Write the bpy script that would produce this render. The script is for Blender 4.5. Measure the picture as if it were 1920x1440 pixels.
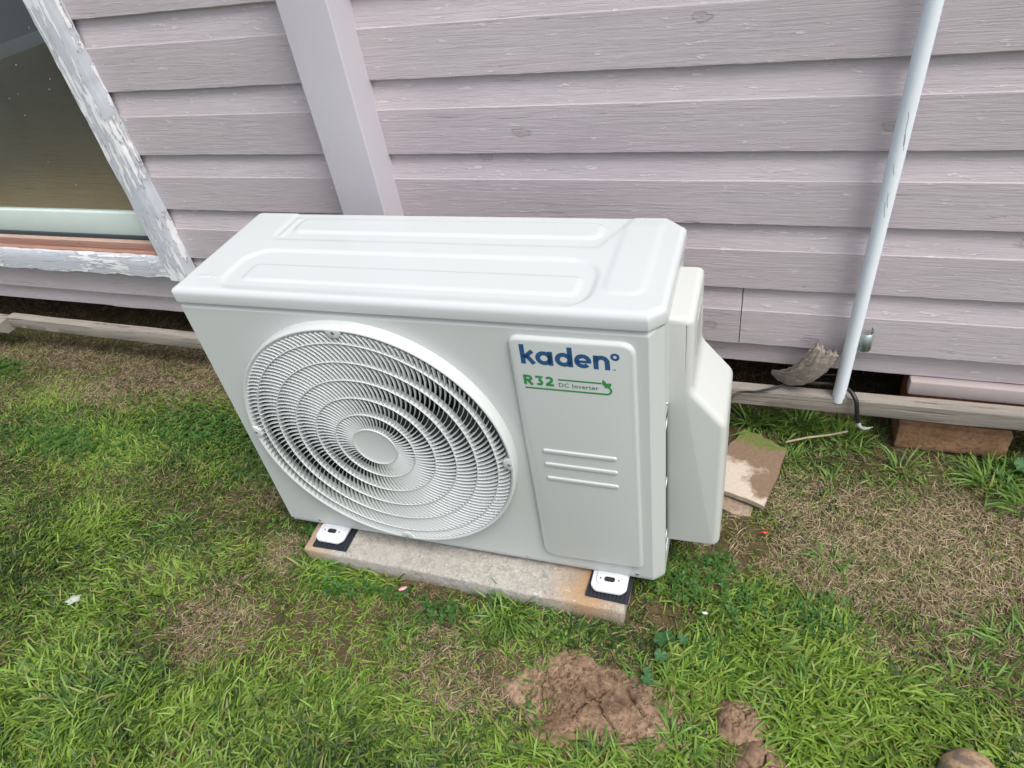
import bpy, bmesh, math, random
import numpy as np
from mathutils import Vector, Matrix
random.seed(7)
rng = np.random.default_rng(11)
for o in list(bpy.data.objects):
    bpy.data.objects.remove(o, do_unlink=True)
SC = bpy.context.scene
COL = SC.collection
R = math.radians

# ------------------------------------------------------------------ camera
cam = bpy.data.cameras.new('camera')
camo = bpy.data.objects.new('camera', cam)
COL.objects.link(camo)
yaw, pit, rol = R(25.092), R(39.285), R(-10.295)
F = Vector((-math.sin(yaw) * math.cos(pit), math.cos(yaw) * math.cos(pit), -math.sin(pit)))
Rv = Vector((math.cos(yaw), math.sin(yaw), 0))
Uv = Rv.cross(F)
R2 = math.cos(rol) * Rv + math.sin(rol) * Uv
U2 = -math.sin(rol) * Rv + math.cos(rol) * Uv
m = Matrix((R2, U2, -F)).transposed().to_4x4()
m.translation = Vector((1.1187, -1.4151, 1.3666))
camo.matrix_world = m
cam.sensor_width = 36
cam.lens = 24.69
cam.clip_start = 0.01
cam.clip_end = 400
SC.camera = camo

# ------------------------------------------------------------------ light
SUN_EL, SUN_AZ = R(60), R(122)          # azimuth clockwise from +Y (the wall's back side)
world = bpy.data.worlds.new('World')
SC.world = world
world.use_nodes = True
wn = world.node_tree
bg = wn.nodes['Background']
sky = wn.nodes.new('ShaderNodeTexSky')
sky.sky_type = 'NISHITA'
sky.sun_disc = False
sky.sun_elevation = SUN_EL
sky.sun_rotation = SUN_AZ
sky.air_density = 1.0
sky.dust_density = 4.0
sky.ozone_density = 1.0
hs = wn.nodes.new('ShaderNodeHueSaturation')
hs.inputs['Saturation'].default_value = 0.6
wn.links.new(sky.outputs[0], hs.inputs['Color'])
wn.links.new(hs.outputs[0], bg.inputs['Color'])
bg.inputs['Strength'].default_value = 0.15
sun = bpy.data.lights.new('sun', 'SUN')
suno = bpy.data.objects.new('sun', sun)
COL.objects.link(suno)
sun.energy = 1.5
sun.angle = R(26)
sun.color = (1.0, 0.98, 0.96)
sd = Vector((math.sin(SUN_AZ) * math.cos(SUN_EL), math.cos(SUN_AZ) * math.cos(SUN_EL), math.sin(SUN_EL)))
suno.rotation_euler = sd.to_track_quat('Z', 'Y').to_euler()
suno.location = (3, -3, 6)
SC.view_settings.view_transform = 'Standard'
SC.view_settings.look = 'None'
SC.view_settings.gamma = 1
SC.view_settings.exposure = 0.50

# ------------------------------------------------------------------ helpers
def tag(o, label=None, cat=None, group=None, kind=None):
    if label: o['label'] = label
    if cat: o['category'] = cat
    if group: o['group'] = group
    if kind: o['kind'] = kind
    return o

def empty(name, loc=(0, 0, 0), rz=0, parent=None):
    o = bpy.data.objects.new(name, None)
    o.empty_display_size = 0.05
    o.location = loc
    o.rotation_euler = (0, 0, rz)
    COL.objects.link(o)
    if parent: o.parent = parent
    return o

def link(name, me, mat=None, parent=None, smooth=None):
    o = bpy.data.objects.new(name, me)
    COL.objects.link(o)
    if mat is not None and not me.materials:
        for mm in (mat if isinstance(mat, (list, tuple)) else [mat]):
            me.materials.append(mm)
    if parent: o.parent = parent
    if smooth is not None:
        me.polygons.foreach_set('use_smooth', np.ones(len(me.polygons), bool))
        me.set_sharp_from_angle(angle=R(smooth))
    return o

def from_bm(name, bm, mat=None, parent=None, smooth=35):
    me = bpy.data.meshes.new(name)
    bmesh.ops.recalc_face_normals(bm, faces=bm.faces)
    bm.to_mesh(me)
    bm.free()
    return link(name, me, mat, parent, smooth)

def from_np(name, verts, faces, mat=None, parent=None, smooth=None):
    me = bpy.data.meshes.new(name)
    me.from_pydata(np.asarray(verts).tolist(), [], faces if isinstance(faces, list) else faces.tolist())
    me.update()
    return link(name, me, mat, parent, smooth)

def box_bm(bm, lo, hi, bev=0.0, seg=2):
    sub = bmesh.new()
    bmesh.ops.create_cube(sub, size=1)
    for v in sub.verts:
        v.co = Vector([lo[i] + (v.co[i] + .5) * (hi[i] - lo[i]) for i in range(3)])
    if bev:
        bmesh.ops.bevel(sub, geom=list(sub.edges), offset=bev, segments=seg, profile=.5, affect='EDGES')
    me = bpy.data.meshes.new('t'); sub.to_mesh(me); sub.free()
    bm.from_mesh(me); bpy.data.meshes.remove(me)
    return bm

def box(name, lo, hi, mat, parent=None, bev=0.0, seg=2, smooth=35):
    return from_bm(name, box_bm(bmesh.new(), lo, hi, bev, seg), mat, parent, smooth)

def round_poly(pts, rad, n=5):
    """round the corners of a 2D polygon"""
    out = []
    N = len(pts)
    for i in range(N):
        p0, p1, p2 = Vector(pts[i - 1]), Vector(pts[i]), Vector(pts[(i + 1) % N])
        r = rad[i] if isinstance(rad, (list, tuple)) else rad
        a, b = (p0 - p1), (p2 - p1)
        la, lb = a.length, b.length
        a.normalize(); b.normalize()
        ang = a.angle(b)
        t = min(r / math.tan(ang / 2), la * .49, lb * .49)
        if r <= 0:
            out.append(tuple(p1)); continue
        s, e = p1 + a * t, p1 + b * t
        for k in range(n + 1):
            f = k / n
            q = s * (1 - f) ** 2 + p1 * 2 * f * (1 - f) + e * f * f
            out.append(tuple(q))
    return out

def prism(pts, d0, d1, bev=0.0, seg=3, plane='xz', holes=None):
    """extrude a 2D outline between two depths"""
    bm = bmesh.new()
    def P(a, b, d):
        return {'xz': (a, d, b), 'xy': (a, b, d), 'yz': (d, a, b)}[plane]
    n = len(pts)
    v0 = [bm.verts.new(P(a, b, d0)) for a, b in pts]
    v1 = [bm.verts.new(P(a, b, d1)) for a, b in pts]
    f0 = bm.faces.new(v0); f1 = bm.faces.new(v1[::-1])
    for i in range(n):
        bm.faces.new((v0[i], v1[i], v1[(i + 1) % n], v0[(i + 1) % n]))
    bmesh.ops.recalc_face_normals(bm, faces=bm.faces)
    if bev:
        es = [e for e in bm.edges if (e.verts[0] in v0 and e.verts[1] in v0)]
        bmesh.ops.bevel(bm, geom=es, offset=bev, segments=seg, profile=.5, affect='EDGES')
    return bm

def tube(path, rad, n=12, caps=True, flat=None):
    """swept tube; rad scalar or list"""
    P = [Vector(p) for p in path]
    bm = bmesh.new()
    rings = []
    up = Vector((0, 0, 1))
    for i, p in enumerate(P):
        t = (P[min(i + 1, len(P) - 1)] - P[max(i - 1, 0)]).normalized()
        s = t.cross(up)
        if s.length < 1e-3: s = t.cross(Vector((0, 1, 0)))
        s.normalize(); u = s.cross(t)
        r = rad[i] if isinstance(rad, (list, tuple)) else rad
        rings.append([bm.verts.new(p + s * (r * math.cos(2 * math.pi * k / n)) + u * (r * math.sin(2 * math.pi * k / n))) for k in range(n)])
    for a, b in zip(rings, rings[1:]):
        for k in range(n):
            bm.faces.new((a[k], a[(k + 1) % n], b[(k + 1) % n], b[k]))
    if caps:
        bm.faces.new(rings[0]); bm.faces.new(rings[-1][::-1])
    return bm

# value noise / fbm on numpy arrays
_perm = rng.random((256, 256))
def vnoise(x, y, seed=0):
    x = np.asarray(x, float) + seed * 17.31; y = np.asarray(y, float) + seed * 9.77
    xi = np.floor(x).astype(int); yi = np.floor(y).astype(int)
    fx = x - xi; fy = y - yi
    fx = fx * fx * (3 - 2 * fx); fy = fy * fy * (3 - 2 * fy)
    g = lambda a, b: _perm[a & 255, b & 255]
    return (g(xi, yi) * (1 - fx) + g(xi + 1, yi) * fx) * (1 - fy) + (g(xi, yi + 1) * (1 - fx) + g(xi + 1, yi + 1) * fx) * fy
def fbm(x, y, oct=4, seed=0):
    s = 0; a = 1; t = 0
    for k in range(oct):
        s = s + a * vnoise(x * 2 ** k, y * 2 ** k, seed + k * 3); t += a; a *= .5
    return s / t
def sstep(a, b, x):
    t = np.clip((x - a) / (b - a), 0, 1)
    return t * t * (3 - 2 * t)

# ------------------------------------------------------------------ materials
class NT:
    def __init__(s, name):
        s.m = bpy.data.materials.new(name); s.m.use_nodes = True
        s.t = s.m.node_tree; s.b = s.t.nodes['Principled BSDF']
        s.out = s.t.nodes['Material Output']
    def n(s, typ, **kw):
        nd = s.t.nodes.new(typ)
        for k, v in kw.items():
            if k in nd.inputs: nd.inputs[k].default_value = v
            else: setattr(nd, k, v)
        return nd
    def l(s, a, b): s.t.links.new(a, b)
    def coord(s, scale=(1, 1, 1), which='Object', loc=(0, 0, 0)):
        tc = s.n('ShaderNodeTexCoord'); mp = s.n('ShaderNodeMapping')
        mp.inputs['Scale'].default_value = scale; mp.inputs['Location'].default_value = loc
        s.l(tc.outputs[which], mp.inputs['Vector']); return mp.outputs[0]
    def noise(s, vec, scale, detail=4, rough=.55, out='Fac', dist=0):
        nd = s.n('ShaderNodeTexNoise'); nd.inputs['Scale'].default_value = scale
        nd.inputs['Detail'].default_value = detail; nd.inputs['Roughness'].default_value = rough
        nd.inputs['Distortion'].default_value = dist
        s.l(vec, nd.inputs['Vector']); return nd.outputs[out]
    def ramp(s, fac, stops):
        nd = s.n('ShaderNodeValToRGB'); el = nd.color_ramp.elements
        while len(el) < len(stops): el.new(.5)
        for e, (p, c) in zip(el, stops):
            e.position = p; e.color = (*c, 1) if not isinstance(c, (int, float)) else (c, c, c, 1)
        s.l(fac, nd.inputs[0]); return nd.outputs[0]
    def mix(s, fac, a, b, mode='MIX'):
        nd = s.n('ShaderNodeMix'); nd.data_type = 'RGBA'; nd.blend_type = mode
        for sock, v in ((nd.inputs[0], fac), (nd.inputs[6], a), (nd.inputs[7], b)):
            if isinstance(v, (int, float)): sock.default_value = v
            elif isinstance(v, tuple): sock.default_value = (*v, 1)
            else: s.l(v, sock)
        return nd.outputs[2]
    def math(s, op, a, b=0.0):
        nd = s.n('ShaderNodeMath'); nd.operation = op
        for sock, v in ((nd.inputs[0], a), (nd.inputs[1], b)):
            if isinstance(v, (int, float)): sock.default_value = v
            else: s.l(v, sock)
        return nd.outputs[0]
    def bump(s, h, strength=.3, dist=.01, prev=None):
        nd = s.n('ShaderNodeBump'); nd.inputs['Strength'].default_value = strength
        nd.inputs['Distance'].default_value = dist
        s.l(h, nd.inputs['Height'])
        if prev is not None: s.l(prev, nd.inputs['Normal'])
        return nd.outputs[0]
    def fin(s, col=None, rough=None, nrm=None, metal=None, spec=None):
        for key, v in (('Base Color', col), ('Roughness', rough), ('Normal', nrm), ('Metallic', metal), ('Specular IOR Level', spec)):
            if v is None: continue
            if isinstance(v, tuple): s.b.inputs[key].default_value = (*v, 1)
            elif isinstance(v, (int, float)): s.b.inputs[key].default_value = v
            else: s.l(v, s.b.inputs[key])
        return s.m

def m_plain(name, col, rough=.5, metal=0, var=.06, scale=30, bump=0, bscale=200, spec=.5):
    t = NT(name); v = t.coord()
    n1 = t.noise(v, scale, 5)
    c = t.mix(n1, tuple(x * (1 - var) for x in col), tuple(min(1, x * (1 + var)) for x in col))
    nrm = t.bump(t.noise(v, bscale, 3), bump, .002) if bump else None
    return t.fin(c, rough, nrm, metal, spec)

def m_clad():
    t = NT('mauve_weatherboard_paint')
    v = t.coord()
    oi = t.n('ShaderNodeObjectInfo')
    off = t.n('ShaderNodeVectorMath'); off.operation = 'ADD'
    cmb = t.n('ShaderNodeCombineXYZ')
    t.l(t.math('MULTIPLY', oi.outputs['Random'], 37.0), cmb.inputs[0]); t.l(t.math('MULTIPLY', oi.outputs['Random'], 11.0), cmb.inputs[2])
    t.l(v, off.inputs[0]); t.l(cmb.outputs[0], off.inputs[1])
    def sc(sx, sy, sz):
        mp = t.n('ShaderNodeMapping'); mp.inputs['Scale'].default_value = (sx, sy, sz)
        t.l(off.outputs[0], mp.inputs['Vector']); return mp.outputs[0]
    grain = t.noise(sc(3.0, 30, 60), 1.7, 7, .68, dist=1.2)
    fine = t.noise(sc(9, 60, 190), 2.2, 4, .6)
    chips = t.noise(sc(22, 60, 90), 1.0, 5, .7)
    blot = t.noise(sc(2.2, 5, 9), 1.6, 6, .65)
    blot = t.math('ADD', t.math('MULTIPLY', t.math('SUBTRACT', blot, .5), 1.7), t.math('ADD', .36, t.math('MULTIPLY', oi.outputs['Random'], .28)))
    base = t.mix(blot, (.425, .375, .400), (.535, .482, .503))
    base = t.mix(t.ramp(fine, [(.35, 0.0), (.7, .35)]), base, (.62, .56, .57))
    cr = t.ramp(grain, [(.31, .75), (.37, 0.0)])
    base = t.mix(cr, base, (.22, .18, .19))
    ch = t.ramp(chips, [(.60, 0.0), (.66, .7)])
    base = t.mix(ch, base, (.70, .64, .63))
    # knots
    vo = t.n('ShaderNodeTexVoronoi'); vo.voronoi_dimensions = '2D'; vo.inputs['Scale'].default_value = 1.0
    vo.inputs['Randomness'].default_value = 1.0
    sp = t.n('ShaderNodeSeparateXYZ'); t.l(off.outputs[0], sp.inputs[0])
    cx = t.n('ShaderNodeCombineXYZ')
    wob = t.math('MULTIPLY', t.noise(v, 45, 3), .16)
    t.l(t.math('ADD', t.math('MULTIPLY', sp.outputs[0], 3.0), wob), cx.inputs[0]); t.l(t.math('MULTIPLY', sp.outputs[2], 5.2), cx.inputs[1])
    t.l(cx.outputs[0], vo.inputs['Vector'])
    kd = t.ramp(vo.outputs['Distance'], [(.0, .9), (.02, .4), (.035, .3), (.045, 1.0), (.06, .1), (.08, 0.0)])
    vs = t.n('ShaderNodeSeparateXYZ'); t.l(vo.outputs['Color'], vs.inputs[0])
    kd = t.math('MULTIPLY', kd, t.ramp(vs.outputs[0], [(.40, 0.0), (.65, 1.0)]))
    kd = t.math('MULTIPLY', kd, t.ramp(fine, [(.35, .2), (.6, 1.0)]))
    base = t.mix(t.math('MULTIPLY', kd, .85), base, (.23, .18, .17))
    # dirt low down and ground splash: vertical fade of the thing itself
    dz = t.ramp(sp.outputs[2] if False else t.n('ShaderNodeTexCoord').outputs['Object'], [(0, 0.0), (1, 0.0)])
    hgt = t.math('ADD', t.math('ADD', t.math('MULTIPLY', grain, .7), t.math('MULTIPLY', fine, .28)), t.math('MULTIPLY', kd, .25))
    hgt = t.math('ADD', hgt, t.math('MULTIPLY', t.ramp(chips, [(.58, 0.0), (.64, 1.0)]), .25))
    nrm = t.bump(hgt, .5, .0045)
    return t.fin(base, .62, nrm, spec=.35)

def m_wood(name, a, b, dark, axis='x', rough=.85):
    t = NT(name); v = t.coord()
    mp = t.n('ShaderNodeMapping')
    mp.inputs['Scale'].default_value = {'x': (3, 60, 80), 'z': (60, 60, 3), 'y': (60, 3, 60)}[axis]
    t.l(v, mp.inputs['Vector'])
    g = t.noise(mp.outputs[0], 1.6, 7, .7, dist=.8)
    bl = t.noise(v, 7, 4)
    c = t.mix(g, b, a); c = t.mix(t.ramp(bl, [(.45, 0.0), (.75, .55)]), c, tuple(x * .8 for x in a))
    c = t.mix(t.ramp(g, [(.34, .9), (.42, 0.0)]), c, dark)
    return t.fin(c, rough, t.bump(g, .9, .006), spec=.2)

def m_flake(name, axis):
    t = NT(name); v = t.coord()
    s = {'x': (10, 40, 95), 'z': (95, 40, 10)}[axis]
    s2 = {'x': (5, 60, 120), 'z': (120, 60, 5)}[axis]
    def mp(sc):
        q = t.n('ShaderNodeMapping'); q.inputs['Scale'].default_value = sc; t.l(v, q.inputs['Vector']); return q.outputs[0]
    fl = t.noise(mp(s), 1.0, 5, .65, dist=.3)
    region = t.noise(v, 6, 3)
    f = t.math('ADD', fl, t.math('MULTIPLY', t.math('SUBTRACT', region, .5), .9))
    mask = t.ramp(f, [(.535, 0.0), (.55, 1.0)])
    gr = t.noise(mp(s2), 1.2, 5, .7)
    base = t.mix(gr, (.46, .49, .54), (.62, .65, .70))
    base = t.mix(t.ramp(gr, [(.3, .6), (.38, 0.0)]), base, (.17, .17, .18))
    edge = t.ramp(f, [(.52, 0.0), (.533, .8), (.547, 0.0)])
    c = t.mix(mask, base, (.82, .83, .84))
    c = t.mix(edge, c, (.20, .20, .21))
    h = t.math('ADD', t.math('MULTIPLY', mask, 1.0), t.math('MULTIPLY', gr, .5))
    return t.fin(c, .6, t.bump(h, .7, .004), spec=.35)

def m_concrete():
    t = NT('weathered_concrete'); v = t.coord()
    n1 = t.math('ADD', t.math('MULTIPLY', t.noise(v, 170, 4, .8), .6), t.math('MULTIPLY', t.noise(v, 45, 4, .7), .4)); n2 = t.noise(v, 9, 5)
    n1 = t.ramp(n1, [(.34, 0.0), (.62, 1.0)])
    c = t.mix(n1, (.24, .22, .19), (.60, .57, .50))
    c = t.mix(t.ramp(n2, [(.4, 0.0), (.7, .5)]), c, (.50, .47, .43))
    # rust stains round the two feet
    sp = t.n('ShaderNodeSeparateXYZ'); t.l(v, sp.inputs[0])
    def blob(cx, r):
        d = t.math('ABSOLUTE', t.math('SUBTRACT', sp.outputs[0], cx))
        return t.ramp(t.math('ADD', d, t.math('MULTIPLY', n2, .09)), [(0.0, 1.0), (r, .9), (r + .09, 0.0)])
    ru = t.math('MAXIMUM', blob(.70, .05), blob(.015, .03))
    ru = t.math('MULTIPLY', ru, t.ramp(n1, [(.25, .25), (.7, 1.0)]))
    c = t.mix(t.math('MULTIPLY', ru, .85), c, (.52, .27, .09))
    sk = t.n('ShaderNodeTexVoronoi'); sk.inputs['Scale'].default_value = 60; t.l(v, sk.inputs['Vector'])
    c = t.mix(t.ramp(sk.outputs['Distance'], [(.08, .9), (.13, 0.0)]), c, (.72, .70, .66))
    # darker olive tint towards the foot of the sides
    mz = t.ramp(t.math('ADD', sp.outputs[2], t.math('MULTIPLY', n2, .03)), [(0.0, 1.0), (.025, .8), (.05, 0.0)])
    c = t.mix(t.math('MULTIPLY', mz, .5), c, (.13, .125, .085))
    return t.fin(c, .9, t.bump(n1, .8, .003), spec=.2)

def m_soil(name='dry_brown_soil', a=(.13, .078, .047), b=(.38, .262, .175)):
    t = NT(name); v = t.coord()
    n1 = t.noise(v, 14, 8, .65); n2 = t.noise(v, 90, 5, .6); n3 = t.noise(v, 4, 4)
    c = t.mix(t.ramp(n1, [(.3, 0.0), (.7, 1.0)]), a, b)
    c = t.mix(t.ramp(n2, [(.35, .5), (.55, 0.0)]), c, tuple(x * .6 for x in a))
    return t.fin(c, .95, t.bump(t.math('ADD', n1, t.math('MULTIPLY', n2, .6)), .8, .008), spec=.15)

def m_ground():
    t = NT('lawn_soil'); v = t.coord()
    n1 = t.noise(v, 18, 8, .65); n2 = t.noise(v, 120, 5, .6); n3 = t.noise(v, 2.2, 4)
    c = t.mix(t.ramp(n1, [(.3, 0.0), (.7, 1.0)]), (.055, .036, .02), (.17, .115, .07))
    g = t.mix(n2, (.035, .06, .015), (.10, .13, .035))
    c = t.mix(t.ramp(n3, [(.35, .05), (.65, .45)]), c, g)
    # out of the photographed patch the turf itself is carried by colour
    sp = t.n('ShaderNodeSeparateXYZ'); t.l(v, sp.inputs[0])
    far = t.math('MAXIMUM', t.ramp(t.math('MULTIPLY', t.math('SUBTRACT', -1.9, sp.outputs[1]), 2.0), [(0, 0.0), (1, 1.0)]),
                 t.ramp(t.math('MULTIPLY', t.math('SUBTRACT', t.math('ABSOLUTE', sp.outputs[0]), 2.6), 2.0), [(0, 0.0), (1, 1.0)]))
    c = t.mix(t.math('MULTIPLY', far, .8), c, g)
    return t.fin(c, .95, t.bump(t.math('ADD', n1, t.math('MULTIPLY', n2, .7)), .9, .01), spec=.15)

def m_blade(name, transl=.3, rough=.45):
    t = NT(name)
    at = t.n('ShaderNodeAttribute'); at.attribute_name = 'Col'
    v = t.coord()
    c = t.mix(.25, at.outputs['Color'], t.mix(t.noise(v, 200, 2), (.02, .03, .01), (.5, .5, .3)), 'OVERLAY')
    c = at.outputs['Color']
    t.fin(c, rough, spec=.3)
    tr = t.n('ShaderNodeBsdfTranslucent'); t.l(c, tr.inputs['Color'])
    mx = t.n('ShaderNodeMixShader'); mx.inputs[0].default_value = transl
    t.l(t.b.outputs[0], mx.inputs[1]); t.l(tr.outputs[0], mx.inputs[2]); t.l(mx.outputs[0], t.out.inputs['Surface'])
    return t.m

def m_paint(name, col, rough=.28, bump=.04):
    t = NT(name); v = t.coord()
    n = t.noise(v, 900, 2); n2 = t.noise(v, 5, 4)
    c = t.mix(n2, tuple(x * .965 for x in col), col)
    # faint dust specks
    vo = t.n('ShaderNodeTexVoronoi'); vo.inputs['Scale'].default_value = 14; t.l(v, vo.inputs['Vector'])
    c = t.mix(t.ramp(vo.outputs['Distance'], [(.018, .5), (.028, 0.0)]), c, tuple(x * .5 for x in col))
    r = t.ramp(t.noise(v, 12, 4), [(.3, rough * .85), (.7, rough * 1.25)])
    return t.fin(c, r, t.bump(n, bump, .0006), spec=.45)

def m_glass():
    t = NT('window_glass')
    fr = t.n('ShaderNodeFresnel'); fr.inputs['IOR'].default_value = 1.52
    tr = t.n('ShaderNodeBsdfTransparent'); tr.inputs['Color'].default_value = (.96, .98, .97, 1)
    gl = t.n('ShaderNodeBsdfGlossy'); gl.inputs['Roughness'].default_value = .02
    mx = t.n('ShaderNodeMixShader')
    v = t.coord(); vo = t.n('ShaderNodeTexVoronoi'); vo.inputs['Scale'].default_value = 22; t.l(v, vo.inputs['Vector'])
    df = t.n('ShaderNodeBsdfDiffuse'); df.inputs['Color'].default_value = (.6, .6, .58, 1)
    m2 = t.n('ShaderNodeMixShader')
    dust = t.math('MAXIMUM', t.ramp(vo.outputs['Distance'], [(.03, .8), (.05, 0.0)]), t.math('MULTIPLY', t.noise(v, 3, 4), .09))
    geo = t.n('ShaderNodeNewGeometry')
    t.l(t.math('MULTIPLY', fr.outputs[0], t.math('SUBTRACT', 1.0, geo.outputs['Backfacing'])), mx.inputs[0]); t.l(tr.outputs[0], mx.inputs[1]); t.l(gl.outputs[0], mx.inputs[2])
    t.l(dust, m2.inputs[0]); t.l(mx.outputs[0], m2.inputs[1]); t.l(df.outputs[0], m2.inputs[2])
    t.l(m2.outputs[0], t.out.inputs['Surface'])
    return t.m

M_CLAD = m_clad()
M_POST = None
def m_post():
    t = NT('post_paint'); v = t.coord()
    mp = t.n('ShaderNodeMapping'); mp.inputs['Scale'].default_value = (70, 70, 4); t.l(v, mp.inputs['Vector'])
    g = t.noise(mp.outputs[0], 1.5, 5, .6); b = t.noise(v, 4, 4)
    c = t.mix(b, (.50, .475, .515), (.57, .545, .58)); c = t.mix(t.ramp(g, [(.6, 0.0), (.75, .3)]), c, (.55, .50, .46))
    c = t.mix(t.ramp(t.noise(v, 16, 4), [(.66, 0.0), (.72, .4)]), c, (.36, .31, .29))
    return t.fin(c, .55, t.bump(g, .2, .003), spec=.35)
M_POST = m_post()
M_FLX, M_FLZ = m_flake('flaking_white_paint_sill', 'x'), m_flake('flaking_white_paint_jamb', 'z')
M_RAIL = m_wood('weathered_grey_timber', (.38, .34, .29), (.24, .22, .195), (.06, .05, .04))
M_DRIFT = m_wood('driftwood_bark', (.42, .37, .32), (.20, .17, .145), (.03, .024, .02))
M_RED = m_wood('cedar_sill', (.42, .25, .19), (.33, .18, .14), (.16, .08, .06), rough=.6)
M_CEDAR2 = m_wood('pale_cedar_edge', (.55, .40, .33), (.46, .32, .25), (.22, .12, .09), rough=.7)  # paler wood tone for the strip on top of the sill
M_GREEN = m_plain('pale_green_window_paint', (.56, .64, .60), .35, var=.05)
M_GASKET = m_plain('dark_gasket', (.03, .045, .05), .5)
M_GLASS = m_glass()
M_CONC = m_concrete()
M_SOIL = m_soil()
M_GROUND = m_ground()
M_BLADE = m_blade('grass_blades', .28)
M_STRAW = m_blade('dead_grass', .12, .7)
M_AC = m_paint('off_white_enamel', (.53, .56, .545), .33)
M_LID = m_paint('off_white_enamel_lid', (.545, .578, .575), .15, .02)
M_PLAST = m_paint('off_white_plastic_grille', (.58, .61, .60), .42, .02)
M_COVER = m_paint('off_white_plastic_cover', (.55, .575, .545), .38, .02)
M_FOOT = m_plain('white_painted_steel', (.66, .68, .70), .22, var=.01)
M_RUB = m_plain('black_rubber', (.018, .022, .03), .55, var=.2)
M_DARK = m_plain('dark_interior', (.012, .014, .018), .6)
M_FAN = m_plain('dark_grey_fan_plastic', (.05, .055, .06), .45)
M_COIL = m_plain('dark_coil_fins', (.03, .035, .04), .5)
M_PVC = m_plain('pale_blue_grey_pvc', (.74, .80, .85), .35, var=.03, scale=14)
M_STEEL = m_plain('galvanised_steel', (.30, .36, .34), .45, .7, var=.35, scale=90)
M_SCREW = m_plain('zinc_screw', (.62, .64, .66), .3, .9)
M_BLUE = m_plain('blue_lettering', (.022, .085, .21), .4, var=.02)
M_GRN = m_plain('green_lettering', (.04, .25, .075), .4, var=.02)
M_GREYT = m_plain('grey_green_lettering', (.10, .19, .13), .4, var=.02)
M_CABLE = m_plain('black_cable', (.012, .012, .013), .4)
M_FRAY = m_plain('frayed_white_core', (.33, .33, .31), .7, var=.9, scale=160, bump=.6)
M_BRICK = m_soil('orange_brown_brick', (.20, .11, .06), (.38, .23, .13))
M_BRICKR = m_soil('red_brick', (.28, .08, .045), (.40, .15, .09))
M_FLOORB = m_wood('interior_floorboards', (.50, .38, .20), (.34, .24, .115), (.12, .08, .04), rough=.45)
M_INT = m_plain('interior_wall', (.42, .48, .55), .8)
M_PINK = m_plain('pink_petal', (.75, .34, .38), .5)
M_REDP = m_plain('red_plastic', (.7, .04, .03), .4)

# ------------------------------------------------------------------ ground
UX, UY, UZ, UR = .0634, -.5737, .0847, .02449
PADC, PADS = math.cos(.0125), math.sin(.0125)
# (x, y, rx, ry) bare spots, dry spots and lush spots of the lawn
MOUND = (.908, -.805, .185, .10)
MOUND2 = (1.185, -.80, .065, .065)
def gh(x, y):
    x = np.asarray(x, float); y = np.asarray(y, float)
    h = .018 * sstep(-.55, -.02, y) + .016 * (fbm(x * 1.7, y * 1.7, 3, 5) - .5) + .012 * (fbm(x * 9, y * 9, 3, 2) - .5)
    h = h + .008
    h = h + .03 * sstep(-.1, .2, y) * sstep(-.2, -.6, x)
    return h
def axis(segs):
    out = [segs[0][0]]
    for a, b, st in segs:
        n = max(1, int(round((b - a) / st)))
        out += list(np.linspace(a, b, n + 1)[1:])
    return np.array(out)
gx = axis([(-60, -10, 10), (-10, -3, 1.2), (-3, -2, .12), (-2, 2.2, .014), (2.2, 3.2, .12), (3.2, 10, 1.2), (10, 60, 10)])
gy = axis([(-80, -10, 10), (-10, -3, 1.2), (-3, -1.6, .12), (-1.6, .25, .014), (.25, 3.4, .3)])
GX, GY = np.meshgrid(gx, gy)
GZ = gh(GX, GY) + .008 * (fbm(GX * 30, GY * 30, 3, 8) - .5)
V = np.stack([GX, GY, GZ], -1).reshape(-1, 3)
nx, ny = len(gx), len(gy)
I = (np.arange(ny - 1)[:, None] * nx + np.arange(nx - 1)[None]).reshape(-1)
ground = from_np('ground', V, np.stack([I, I + 1, I + 1 + nx, I + nx], -1), M_GROUND, smooth=80)
tag(ground, kind='structure')

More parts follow.
